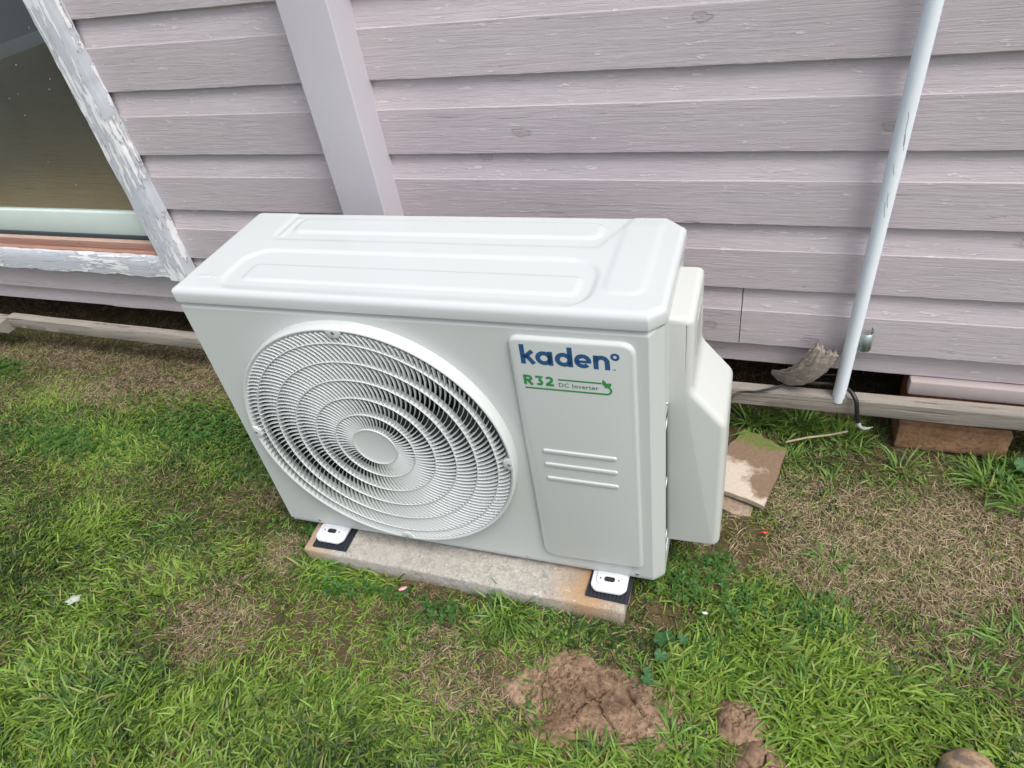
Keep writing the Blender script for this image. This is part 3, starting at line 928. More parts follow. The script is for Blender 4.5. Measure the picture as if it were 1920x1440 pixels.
# ---- lid: pressed steel heightfield with rolled edges
def lid():
    x0, x1, y0, y1 = -.005, .9185, -.004, .308
    cf, cbr, cbl = .026, .036, .012
    def nonuni(a, b, e, n1, n2):
        t = np.linspace(0, 1, n1); ed = e * (t ** 1.5)
        return np.concatenate([a + ed, np.linspace(a + e, b - e, n2)[1:-1], b - ed[::-1]])
    ys = nonuni(y0, y1, .026, 12, 92)
    us = nonuni(0, 1, .03, 12, 190)
    def xl(y):
        r = .006; v = x0
        if y > y1 - cbl: v = x0 + (y - (y1 - cbl)) * .9
        if y < y0 + r: v = x0 + (r - math.sqrt(max(0, r * r - (y0 + r - y) ** 2)))
        return v
    def xr(y):
        v = x1
        if y < y0 + cf: v = x1 - (y0 + cf - y)
        if y > y1 - cbr: v = x1 - (y - (y1 - cbr))
        return v
    X = np.array([[xl(y) + (xr(y) - xl(y)) * u for u in us] for y in ys]); Y = np.repeat(ys[:, None], len(us), 1)
    def rb(xa, xb, ya, yb, r):
        qx = np.abs(X - (xa + xb) / 2) - (xb - xa) / 2 + r; qy = np.abs(Y - (ya + yb) / 2) - (yb - ya) / 2 + r
        return np.hypot(np.maximum(qx, 0), np.maximum(qy, 0)) + np.minimum(np.maximum(qx, qy), 0) - r
    S = lambda d, w=.006: sstep(w / 2, -w / 2, d)
    h = np.zeros_like(X)
    e1 = rb(.132, .772, .222, .277, .020)
    big = np.minimum(rb(.085, .795, .004, .150, .055), 9)
    e3 = rb(.127, .770, .044, .098, .012)
    e4 = np.maximum(np.maximum(rb(.802, .872, .050, .283, .018), 0 * X - 9), -( (X - .790) * .80 - (Y - .155) * .60 ) - .02)
    rec = np.maximum(rb(.100, .90, .192, .320, .020), (X - (.775 + (Y - .192) * .43)) * .92)
    h -= .0020 * S(rec, .012)
    h += .0040 * S(e1, .006)
    h -= .0038 * S(big, .009) * sstep(.0, .03, Y)
    h += .0032 * S(e3, .006)
    h += .0022 * S(rb(.812, .876, .050, .36, .022), .012) * sstep(.30, .26, Y)
    h += .0025 * S(rb(.112, .122, .205, .282, .005), .010)
    h += .002 * S(rb(.030, .058, .042, .047, .0022), .005) + .0015 * S(rb(.066, .072, .041, .047, .0028), .004)
    h += .0006 * (fbm(X * 3, Y * 5, 2, 4) - .5)
    # distance to the outline for the rolled edge
    XL_, XR_ = X[:, :1], X[:, -1:]
    dl = (X - XL_); dr = (XR_ - X) * np.where((Y < y0 + cf) | (Y > y1 - cbr), .72, 1.0)
    df = Y - y0; db = y1 - Y
    def roll(d, r): return r - np.sqrt(np.maximum(0, r * r - np.maximum(0, r - d) ** 2))
    drop = roll(df, .013) + 0 * X
    drop = np.maximum(drop, roll(dl, .012)); drop = np.maximum(drop, roll(dr, .012)); drop = np.maximum(drop, roll(db, .010))
    Z = HT + h - drop
    n, mrow = len(us), len(ys)
    V = np.stack([X, Y, Z], -1).reshape(-1, 3).tolist()
    Fc = []
    for i in range(mrow - 1):
        for j in range(n - 1):
            a = i * n + j; Fc.append((a, a + 1, a + 1 + n, a + n))
    rim = [j for j in range(n)] + [i * n + n - 1 for i in range(1, mrow)] + [(mrow - 1) * n + j for j in range(n - 2, -1, -1)] + [i * n for i in range(mrow - 2, 0, -1)]
    prev = rim
    for (zz, ins) in ((HB + .006, 0.0), (HB + .0022, .0004), (HB + .0012, .0025)):
        cur = []
        for r_ in rim:
            x, y, z = V[r_]
            sx = ins if x < .4 else -ins; sy = ins if y < .15 else -ins
            cur.append(len(V)); V.append((x + sx, y + sy, zz))
        for k in range(len(rim)):
            k2 = (k + 1) % len(rim)
            Fc.append((prev[k], cur[k], cur[k2], prev[k2]))
        prev = cur
    return from_np('lid', V, Fc, M_LID, ac, 50)
lid()
# dark shadow gap under the lid is real: filler shelf slightly inside
box('lid_shelf', (.004, .006, HB - .004), (W - .03, D - .01, HB + .0008), M_AC, ac)

# ---- valve cover on the right side
vc_out = round_poly([(W - .011, .034), (1.0165, .036), (1.0145, .386), (.9535, .460), (.9535, .612), (W - .011, .612)], [0, .022, .034, .036, .014, 0], 8)
def rounded_prism(pts, y0, y1, r, seg=6):
    n = len(pts)
    ar = sum(pts[i][0] * pts[(i + 1) % n][1] - pts[(i + 1) % n][0] * pts[i][1] for i in range(n))
    if ar < 0: pts = pts[::-1]
    P = [Vector(p) for p in pts]; N_ = []
    for i in range(n):
        a = (P[i] - P[i - 1]).normalized(); b = (P[(i + 1) % n] - P[i]).normalized()
        na, nb = Vector((-a.y, a.x)), Vector((-b.y, b.x)); m_ = (na + nb).normalized()
        N_.append(m_ / max(.5, m_.dot(na)))
    bm = bmesh.new(); rings = []
    for k in range(seg + 1):
        th = math.pi / 2 * k / seg
        d = r * (1 - math.sin(th)); y = y0 + r * (1 - math.cos(th))
        rings.append([bm.verts.new((p.x + q.x * d, y, p.y + q.y * d)) for p, q in zip(P, N_)])
    rings.append([bm.verts.new((p.x, y1, p.y)) for p in P])
    for a, b in zip(rings, rings[1:]):
        for i in range(n): bm.faces.new((a[i], b[i], b[(i + 1) % n], a[(i + 1) % n]))
    bm.faces.new(rings[0]); bm.faces.new(rings[-1][::-1])
    return bm
from_bm('valve_cover', rounded_prism(vc_out, .075, .234, .013), M_COVER, ac, 50)
box('handle_shade', (.9525, .12, .505), (.9545, .19, .58), m_plain('handle_painted_shade', (.45, .46, .44), .4), ac, .0008, 1)  # thin proud plate, darker tone painted as the shade of a grip recess
# flange screws
for x in (.085, .37, .62, .86):
    o = from_bm('screw', tube([(x, .0015, .0065 if x != .62 else .004), (x, -.0018, .0065 if x != .62 else .004)], .0034, 12), M_SCREW, ac, 40)
o = from_bm('screw', tube([(W - .001, .045, .455), (W + .002, .045, .455)], .004, 12), M_SCREW, ac, 40)

# ---- feet: pressed plates on rubber pads
def foot(cx):
    f = empty('foot', (cx, 0, 0), 0, ac)
    zt = -.0125
    out = round_poly([(-.0385, .04), (-.0385, -.031), (-.0275, -.043), (.0275, -.043), (.0385, -.031), (.0385, .04)], [0, .012, .014, .014, .012, 0], 6)
    n = len(out)
    # plate body left uncut; slot and two holes are dark inlays on top
    bm = prism(out[::-1], zt, zt - .006, .0026, 4, plane='xy')
    o = from_bm('foot_plate', bm, M_FOOT, f, 50)
    inner = round_poly([(-.029, .04), (-.029, -.020), (-.021, -.0285), (.021, -.0285), (.029, -.020), (.029, .04)], [0, .01, .01, .01, .01, 0], 5)
    from_bm('foot_web', prism(inner[::-1], zt + .0032, zt - .002, .0028, 3, plane='xy'), M_FOOT, f, 50)
    sl = round_poly([(-.0115, -.0205), (.0115, -.0205), (.0115, -.0085), (-.0115, -.0085)], .0058, 6)
    from_bm('bolt_slot', prism(sl[::-1], zt + .0036, zt + .001, 0, plane='xy'), M_DARK, f, 30)
    for s in (-.0195, .0195):
        from_bm('bolt_hole', tube([(s, -.0145, zt + .001), (s, -.0145, zt + .0036)], .0019, 12), M_DARK, f, 30)
    return f
FEETX = (.1215, .8025)
for x in FEETX: foot(x).location = (x, 0, 0)
# rubber pads lie on the slab: things of their own
def rubber(x, lbl, rz):
    bm = bmesh.new()
    box_bm(bm, (-.046, -.050, 0), (.046, .30, .0035), .001, 1)
    for k in range(11):
        xx = -.043 + k * .0083
        box_bm(bm, (xx - .0022, -.0495, .0034), (xx + .0022, .2995, .0065), .0006, 1)
    o = from_bm('rubber_pad', bm, M_RUB, None, 30)
    wx = UX + x * math.cos(UR) - (-.004) * math.sin(UR); wy = UY + x * math.sin(UR) - .004
    o.location = (wx, wy, .0555); o.rotation_euler = (0, 0, UR + rz)
    return tag(o, lbl, 'rubber pad', 'ribbed rubber pads under the feet')
rubber(.1275, 'ribbed black rubber pad under the left foot of the air conditioner', .02)
rubber(.8035, 'ribbed black rubber pad under the right foot, beside the orange rust stain', -.04)

# ------------------------------------------------------------------ concrete slab
def pad():
    L, Dp, T = .782, .36, .088
    nx_, ny_ = 130, 50
    bm = box_bm(bmesh.new(), (0, 0, -.033), (L, Dp, .055), .007, 3)
    bmesh.ops.subdivide_edges(bm, edges=[e for e in bm.edges if e.calc_length() > .2], cuts=40, use_grid_fill=True)
    bmesh.ops.triangulate(bm, faces=[f for f in bm.faces if len(f.verts) > 4])
    for v in bm.verts:
        n = fbm(np.array([v.co.x * 18]), np.array([v.co.y * 18 + v.co.z * 31]), 4, 3)[0] - .5
        edge = 1.0 if (v.co.y < .006 or v.co.x < .006 or v.co.x > L - .006) else .25
        d = .010 * n * edge
        c = Vector((L / 2, Dp / 2, .02)); v.co += (v.co - c).normalized() * d
    o = from_bm('concrete_slab', bm, M_CONC, None, 60)
    o.location = (.1235, -.6365, 0); o.rotation_euler = (0, 0, .0125)
    return tag(o, 'weathered grey concrete slab with rust stains under the air conditioner', 'concrete slab')
pad()

# ------------------------------------------------------------------ broken paver beside the unit
def slabstone(name, pts, z0, z1, label, tilt, mat):
    cx = sum(p[0] for p in pts) / len(pts); cy = sum(p[1] for p in pts) / len(pts)
    P = [(x - cx, y - cy) for x, y in pts]
    dense = []
    for i in range(len(P)):
        a, b = Vector(P[i]), Vector(P[(i + 1) % len(P)]); n = max(2, int((b - a).length / .008))
        for k in range(n):
            q = a.lerp(b, k / n); nn = fbm(np.array([q.x * 60]), np.array([q.y * 60]), 3, 6)[0] - .5
            dense.append((q.x * (1 + .13 * nn), q.y * (1 + .13 * nn)))
    bm = prism(dense, 0, z1 - z0, .003, 2, plane='xy')
    o = from_bm(name, bm, mat, None, 50); o.location = (cx, cy, z0); o.rotation_euler = tilt
    return tag(o, label, 'broken paver', 'broken stone pieces by the unit')
def m_paver():
    t = NT('mossy_cream_paver'); v = t.coord()
    n = t.noise(v, 9, 5, .6); n1 = t.noise(v, 120, 4, .7)
    c = t.mix(n1, (.46, .39, .31), (.66, .58, .48))
    sp = t.n('ShaderNodeSeparateXYZ'); t.l(v, sp.inputs[0])
    dirt = t.ramp(t.math('ADD', t.math('ADD', t.math('MULTIPLY', sp.outputs[0], 2.2), t.math('MULTIPLY', sp.outputs[1], 2.6)), n), [(.40, 0.0), (.50, 1.0)])
    c = t.mix(t.math('MULTIPLY', dirt, .92), c, t.mix(n1, (.12, .075, .045), (.27, .18, .115)))
    moss = t.ramp(t.math('ADD', t.math('MULTIPLY', sp.outputs[1], 5.0), n), [(.95, 0.0), (1.12, 1.0)])
    c = t.mix(t.math('MULTIPLY', moss, .9), c, t.mix(n1, (.08, .11, .02), (.20, .23, .07)))
    return t.fin(c, .9, t.bump(n1, .6, .003), spec=.2)
M_PAV = m_paver()
slabstone('broken_paver', [(1.098, -.030), (1.204, -.085), (1.190, -.165), (1.178, -.215), (1.161, -.281), (1.118, -.266), (1.03, -.236), (1.05, -.13)], .034, .050, 'broken cream stone paver with brown dirt and green moss lying in grass beside the unit', (0, 0, 0), M_PAV)
slabstone('broken_paver', [(1.05, -.22), (1.14, -.250), (1.134, -.293), (1.095, -.296), (1.03, -.262)], .006, .026, 'small dirty stone chip under the lower corner of the cream paver', (.05, .03, 0), m_soil('dirty_stone', (.22, .16, .11), (.46, .37, .28)))

# ------------------------------------------------------------------ pvc conduit and clip
pipe = from_bm('conduit_pipe', tube([(1.3010 + .0230 * (z - .18) , -.030, z) for z in (.178, .18, .5, .9, 1.3, 1.8, 2.6)], .0142, 28), M_PVC, None, 40)
pipe.location = (0, 0, 0)
tag(pipe, 'pale blue grey plastic conduit pipe running down the weatherboards', 'pipe')
def scuffs():
    bm = bmesh.new()
    for (z0, z1, dx) in ((.86, .80, .002), (.82, .79, .004), (.765, .745, -.002), (.71, .68, 0.0), (.69, .66, -.001)):
        x = 1.3010 + .0230 * (z0 - .18)
        n = 6
        L = []
        for i in range(n + 1):
            f = i / n; z = z0 + (z1 - z0) * f; xx = dx + .004 * (f - .5) + .0007 * math.sin(9 * f)
            y = -.030 - math.sqrt(.0142 ** 2 - xx ** 2) - .0002
            L.append((bm.verts.new((x + xx - .0004, y, z)), bm.verts.new((x + xx + .0004, y, z))))
        for a, b in zip(L, L[1:]): bm.faces.new((a[0], a[1], b[1], b[0]))
    o = from_bm('scuff', bm, m_plain('pencil_scuff', (.22, .24, .27), .6), pipe, 30)
scuffs()
# saddle clip: strip of steel bent in an omega
def clip():
    path = [(.0, -.0015)]
    path += [(.004, -.0015)] + [(.021 - .0145 * math.cos(R(a)), -.018 - .0145 * math.sin(R(a)) * 1.0) for a in range(-40, 221, 13)] + [(.038, -.0015), (.046, -.0015)]
    path = [(.0, -.002), (.005, -.002), (.0065, -.006), (.0055, -.018)] + [(.0205 - .015 * math.cos(R(a)), -.020 - .014 * math.sin(R(a))) for a in range(10, 171, 16)] + [(.0355, -.018), (.0345, -.008), (.0325, -.003)]
    bm = bmesh.new(); th = .0014; rows = []
    for (x, y) in path: rows.append([bm.verts.new((x, y, 0)), bm.verts.new((x, y, .046))])
    for a, b in zip(rows, rows[1:]): bm.faces.new((a[0], b[0], b[1], a[1]))
    o = from_bm('pipe_clip', bm, M_STEEL, None, 50)
    s = o.modifiers.new('solid', 'SOLIDIFY'); s.thickness = th
    o.location = (1.3115, -.001, .328)
    return tag(o, 'small galvanised saddle clip on the wall right of the pipe', 'pipe clip')
clip()

# ------------------------------------------------------------------ driftwood and cables
def drift():
    path = [(1.150, .004, .216), (1.166, -.010, .218), (1.186, -.024, .226), (1.206, -.034, .243), (1.224, -.041, .264), (1.238, -.045, .288), (1.248, -.046, .310), (1.254, -.045, .328)]
    rad = [.007, .014, .021, .026, .028, .028, .029, .027]
    P = [Vector(p) for p in path]; fine = []; rf = []
    for i in range(len(P) - 1):
        for k in range(6):
            f = k / 6; fine.append(P[i].lerp(P[i + 1], f)); rf.append(rad[i] * (1 - f) + rad[i + 1] * f)
    fine.append(P[-1]); rf.append(rad[-1])
    bm = bmesh.new(); N = 84; rings = []
    for i, p in enumerate(fine):
        t = (fine[min(i + 1, len(fine) - 1)] - fine[max(i - 1, 0)]).normalized()
        s = t.cross(Vector((0, 1, 0))).normalized(); u = s.cross(t)
        ring = []
        for k in range(N):
            a = 2 * math.pi * k / N
            n1 = fbm(np.array([k * .26 + i * .03]), np.array([i * .08]), 3, 2)[0] - .5
            n2 = vnoise(np.array([k * .9]), np.array([i * .10]), 8)[0] - .5
            if True:
                w = 1 + .55 * n1 + .30 * n2 + .12 * (vnoise(np.array([k * 3.1]), np.array([i * .5]), 5)[0] - .5)
            r = rf[i] * w
            end = 0
            if i > len(fine) - 8: end = .045 * (fbm(np.array([k * .35]), np.array([3.3]), 2, 2)[0] - .5) * (i - len(fine) + 8) / 8
            ring.append(bm.verts.new(p + s * (r * math.cos(a)) + u * (r * .5 * math.sin(a)) + t * end))
        rings.append(ring)
    for a, b in zip(rings, rings[1:]):
        for k in range(N): bm.faces.new((a[k], a[(k + 1) % N], b[(k + 1) % N], b[k]))
    bm.faces.new(rings[0]); bm.faces.new(rings[-1][::-1])
    bmesh.ops.triangulate(bm, faces=[f for f in bm.faces if len(f.verts) > 4])
    o = from_bm('driftwood', bm, M_DRIFT, None, 35)
    return tag(o, 'gnarled grey chunk of old wood resting on the timber rail left of the pipe', 'wood chunk')
drift()
def smooth_path(P, n=6):
    P = [Vector(p) for p in P]; out = []
    for i in range(len(P) - 1):
        p0, p1, p2, p3 = P[max(i - 1, 0)], P[i], P[i + 1], P[min(i + 2, len(P) - 1)]
        for k in range(n):
            t = k / n
            out.append(.5 * ((2 * p1) + (-p0 + p2) * t + (2 * p0 - 5 * p1 + 4 * p2 - p3) * t * t + (-p0 + 3 * p1 - 3 * p2 + p3) * t ** 3))
    out.append(P[-1]); return out
cb = from_bm('cable', tube(smooth_path([(1.02, -.16, .165), (1.07, -.062, .188), (1.12, -.050, .196), (1.17, -.030, .204), (1.22, .02, .200), (1.30, .05, .19)]), .0028, 8), M_CABLE, None, 60)
tag(cb, 'thin black cable stretched over the timber rail behind the unit', 'cable')
cb = from_bm('cable', tube(smooth_path([(1.20, .00, .206), (1.24, -.012, .208), (1.285, -.012, .210), (1.318, -.030, .214), (1.336, -.050, .200), (1.342, -.056, .175), (1.347, -.058, .150), (1.352, -.060, .138)]), .0052, 12), M_CABLE, None, 60)
tag(cb, 'thick black cable hanging over the rail beside the pipe with a frayed white end', 'cable')
fr = from_bm('frayed_end', tube(smooth_path([(1.350, -.062, .140), (1.356, -.066, .132), (1.368, -.068, .131), (1.382, -.066, .137)], 4), [.0054] * 3 + [.004] * 6 + [.003, .0022, .001, .001], 8), M_FRAY, cb, 60)
tw = from_bm('twig', tube(smooth_path([(1.20, -.060, .048), (1.25, -.045, .058), (1.30, -.03, .062), (1.34, -.01, .062)]), .0028, 7), m_plain('pale_twig', (.36, .29, .19), .8, var=.2), None, 60)
tag(tw, 'pale bare twig lying in the grass under the rail below the pipe', 'twig')

# ------------------------------------------------------------------ boot toe at the bottom right
def boot():
    root = empty('boot', (1.508, -.738, float(gh(1.512, -.755))), R(8))
    tag(root, 'scuffed tan leather boot with its toe poking in at the lower right corner', 'boot')
    secs = [(-.300, .012, .030, .045), (-.292, .030, .052, .060), (-.26, .036, .10, .06), (-.21, .036, .11, .06), (-.17, .037, .095, .045), (-.12, .044, .072, .03), (-.07, .048, .058, .028), (-.035, .047, .057, .026), (-.015, .038, .052, .024), (-.005, .024, .042, .022), (.0, .008, .030, .021)]
    bm = bmesh.new(); N = 28; rings = []
    for (y, w, top, _) in secs:
        ring = []
        for k in range(N):
            a = 2 * math.pi * k / N
            x = w * math.cos(a); s = math.sin(a)
            z = .018 + (top - .018) * (s if s > 0 else 0) + (.006 * s if s < 0 else 0)
            ring.append(bm.verts.new((x, y, z)))
        rings.append(ring)
    for a, b in zip(rings, rings[1:]):
        for k in range(N): bm.faces.new((a[k], a[(k + 1) % N], b[(k + 1) % N], b[k]))
    bm.faces.new(rings[0]); bm.faces.new(rings[-1][::-1])
    t = NT('scuffed_tan_leather'); v = t.coord(); n = t.noise(v, 38, 6, .7); n2 = t.noise(v, 140, 4)
    c = t.mix(n, (.46, .31, .17), (.30, .215, .14)); c = t.mix(t.ramp(n, [(.46, 0.0), (.58, .85)]), c, (.13, .10, .085)); 
    lm = t.fin(c, .6, t.bump(t.math('ADD', n, n2), .3, .002))
    o = from_bm('upper', bm, lm, root, 60)
    sh = from_bm('shaft', tube([(0, -.245, .085), (0, -.25, .12), (0, -.255, .165)], [.048, .044, .050], 28), lm, root, 60)
    sole = [(x * 1.05, y) for x, y in [(w, y) for (y, w, _, _) in secs] + [(-w, y) for (y, w, _, _) in secs[::-1]]]
    from_bm('sole', prism(sole, 0, .017, 0, plane='xy'), m_plain('dark_sole', (.05, .04, .035), .8), root, 40)
boot()

# ------------------------------------------------------------------ small litter
def litter_leaf(name, x, y, z, s, rz, mat, label, cat, tilt=(.2, .1), lob=0):
    bm = bmesh.new(); ps = []
    for i in range(28):
        a = 2 * math.pi * i / 28
        r = 1 + lob * math.sin(a * 5) + .05 * random.uniform(-1, 1)
        ps.append((s[0] * r * math.cos(a), s[1] * r * math.sin(a)))
    c = bm.verts.new((0, 0, s[0] * .18)); vs = [bm.verts.new((u, v, 0)) for u, v in ps]
    for i in range(28): bm.faces.new((c, vs[i], vs[(i + 1) % 28]))
    o = from_bm(name, bm, mat, None, 80); sm = o.modifiers.new('solid', 'SOLIDIFY'); sm.thickness = .0006
    o.location = (x, y, z); o.rotation_euler = (tilt[0], tilt[1], rz)
    return tag(o, label, cat)
litter_leaf('dead_leaf', -.400, -.885, float(gh(-.4, -.885)) + .024, (.017, .010), .9, m_plain('pale_underside', (.40, .44, .36), .8, var=.12, scale=60), 'pale grey lobed leaf lying in the grass at the left', 'leaf', (.35, .1), .18)
litter_leaf('petal', .411, -.674, float(gh(.411, -.674)) + .030, (.010, .0045), .7, M_PINK, 'small pink petal on the grass in front of the slab', 'petal')
litter_leaf('plastic_scrap', 1.168, -.344, float(gh(1.168, -.344)) + .022, (.008, .0035), .1, M_REDP, 'tiny red scrap of plastic on the bare soil right of the unit', 'scrap')
litter_leaf('paper_scrap', 1.065, -.575, float(gh(1.065, -.575)) + .026, (.006, .003), .1, M_FOOT, 'tiny white scrap in the grass right of the slab', 'scrap')
M_MALLOW = m_blade('mallow_leaf', .3)
def mallow(x, y, s, hgt, rz, label):
    root = empty('broadleaf_weed', (x, y, float(gh(x, y))), rz); tag(root, label, 'weed', 'round leaved weeds in the lawn')
    for q in range(3):
        a0 = rz + q * 2.2; ss = s * (1, .62, .5)[q]; rr = s * (0.1, 1.5, 1.9)[q]
        ox, oy = rr * math.cos(a0), rr * math.sin(a0)
        bm = bmesh.new(); N = 36
        c = bm.verts.new((0, 0, 0)); rings = []
        for ri, fr_ in enumerate((.35, .7, 1.0)):
            ring = []
            for i in range(N):
                a = 2 * math.pi * i / N
                notch = 1 - .75 * math.exp(-((a - math.pi) / .22) ** 2)
                r = ss * fr_ * (1 + .07 * abs(math.sin(a * 3.5))) * (notch if fr_ > .5 else 1)
                z = ss * (.10 * math.cos(a * 7) * fr_ ** 2 + .18 * fr_ ** 2)
                ring.append(bm.verts.new((r * math.cos(a), r * math.sin(a), z)))
            rings.append(ring)
        for i in range(N):
            bm.faces.new((c, rings[0][i], rings[0][(i + 1) % N]))
            for A, B in zip(rings, rings[1:]): bm.faces.new((A[i], B[i], B[(i + 1) % N], A[(i + 1) % N]))
        me_o = from_bm('leaf', bm, M_MALLOW, root, 80)
        ca = me_o.data.color_attributes.new('Col', 'FLOAT_COLOR', 'POINT')
        cc = np.tile([.060, .155, .055, 1.0], (len(me_o.data.vertices), 1)) * (0.85 + .3 * rng.random((len(me_o.data.vertices), 1)))
        ca.data.foreach_set('color', cc.ravel())
        me_o.location = (ox, oy, hgt * (1 - .2 * q)); me_o.rotation_euler = (.25 * math.cos(a0), .25 * math.sin(a0) + .15, a0)
        st = from_bm('stem', tube([(0, 0, 0), (ox * .5, oy * .5, hgt * .6), (ox, oy, hgt * (1 - .2 * q))], .0011, 5), m_plain('stem_green', (.10, .15, .05), .6), root, 60)
mallow(.997, -.662, .020, .035, 1.2, 'round scalloped green weed leaf in the grass below the right corner of the slab')
mallow(.975, -.745, .012, .028, 2.9, 'small round leaved weed at the upper right edge of the wide soil mound')
mallow(1.700, -.060, .018, .04, 2.2, 'leafy green weed in the grass at the right edge below the brick pier')

# ------------------------------------------------------------------ lawn
def ell(x, y, cx, cy, rx, ry, soft=.35):
    d = np.sqrt(((x - cx) / rx) ** 2 + ((y - cy) / ry) ** 2)
    return sstep(1 + soft, 1 - soft, d)
DRY = [(-1.25, -.04, .5, .09, .8), (-.75, -.05, .55, .11, .8), (-.95, -.20, .35, .07, .6), (-1.45, -.28, .25, .06, .6), (.0, -.86, .12, .10, .5), (-.02, -.78, .07, .06, .45), (-.25, -.75, .10, .05, .4),
       (1.46, -.33, .26, .14, .85), (1.33, -.42, .16, .08, .6), (1.30, -.22, .16, .08, .7), (1.62, -.22, .2, .10, .8), (1.20, -.70, .03, .05, .8), (.09, -.64, .10, .06, .6), (-.10, -.38, .14, .12, .5), (.55, -.78, .08, .06, .5),
       (1.45, -.58, .12, .06, .5), (1.05, -.38, .08, .12, .5), (.62, -.83, .12, .07, .5), (1.55, -.45, .12, .08, .6)]
LUSH = [(-.20, -1.10, .22, .14, 1.), (-.45, -.80, .30, .18, .5), (-.2, -1.25, .4, .12, .8), (.18, -.675, .07, .035, .9), (.30, -.655, .10, .025, .7), (.655, -.665, .06, .04, 1.), (.72, -.68, .18, .03, .6), (1.0, -.50, .10, .08, .5),
        (1.20, -.58, .16, .13, .8), (1.35, -.72, .30, .12, .9), (1.03, -.70, .05, .06, .8), (1.25, .03, .14, .05, .9), (1.12, .03, .1, .04, .6), (1.70, -.08, .12, .07, .9), (-.62, -.30, .35, .14, .6), (-.3, -.32, .25, .16, .6),
        (.45, -1.05, .5, .15, .5), (.9, -.92, .2, .05, .6), (1.05, -.80, .04, .10, .6), (-1.2, -.35, .5, .12, .4)]
BARE = [(MOUND[0], MOUND[1], .165, .090, 1.0), (1.150, -.775, .040, .046, 1.), (1.20, -.845, .05, .042, 1.), (1.185, -.80, .06, .05, .85), (.735, -.80, .08, .05, .75), (1.02, -.80, .06, .05, .8), (.87, -.90, .12, .03, .7), (.985, -.585, .055, .045, .95), (.66, -.79, .06, .04, .5), (1.10, -.36, .075, .075, .85), (1.07, -.20, .08, .18, .7), (1.18, -.69, .035, .05, .7),
        (-1.2, .02, 1.5, .05, .7), (1.08, -.78, .05, .05, .5), (-.1, -.33, .12, .05, .5)]
def fld(L, x, y):
    s = np.zeros_like(x)
    for cx, cy, rx, ry, w in L: s = np.maximum(s, w * ell(x, y, cx, cy, rx, ry))
    return s
def blocked(x, y):
    lx = (x - .1235) * PADC + (y + .6365) * PADS; ly = -(x - .1235) * PADS + (y + .6365) * PADC
    b = (lx > -.004) & (lx < .786) & (ly > -.005) & (ly < .36)
    b |= (x > 1.44) & (x < 1.69) & (y > -.016)
    # paver quad
    b |= (x > 1.055 - .1 * (y + .1)) & (x < 1.195 + .15 * (y + .06)) & (y > -.245 + .25 * 0) & (y < .0 - .5 * np.maximum(0, x - 1.10)) & (y > -.20 - .45 * (x - 1.05))
    b |= ((x - 1.51) / .055) ** 2 + ((y + .80) / .06) ** 2 < 1
    b |= (np.abs(x - 1.51) < .055) & (y < -.78) & (y > -1.08)
    return b
def sample(n, dens, x0, x1, y0, y1):
    xs = []; ys = []; got = 0
    while got < n:
        x = rng.uniform(x0, x1, n); y = rng.uniform(y0, y1, n)
        inside = sstep(-.35, .05, (x + .26) * .62 + (y + 1.24) * .78 + .0) if False else 1.0
        # full density where the photograph looks, thinner beyond
        main = (y > -1.30 + .34 * np.maximum(0, x + .26)*.8 - .12) & (y > -1.64 - .848 * x) & (np.abs(x) < 1.95)
        pr = np.where(main, 1.0, .22) * dens(x, y)
        k = (rng.random(n) < pr) & ~blocked(x, y)
        xs.append(x[k]); ys.append(y[k]); got += k.sum()
    return np.concatenate(xs)[:n], np.concatenate(ys)[:n]
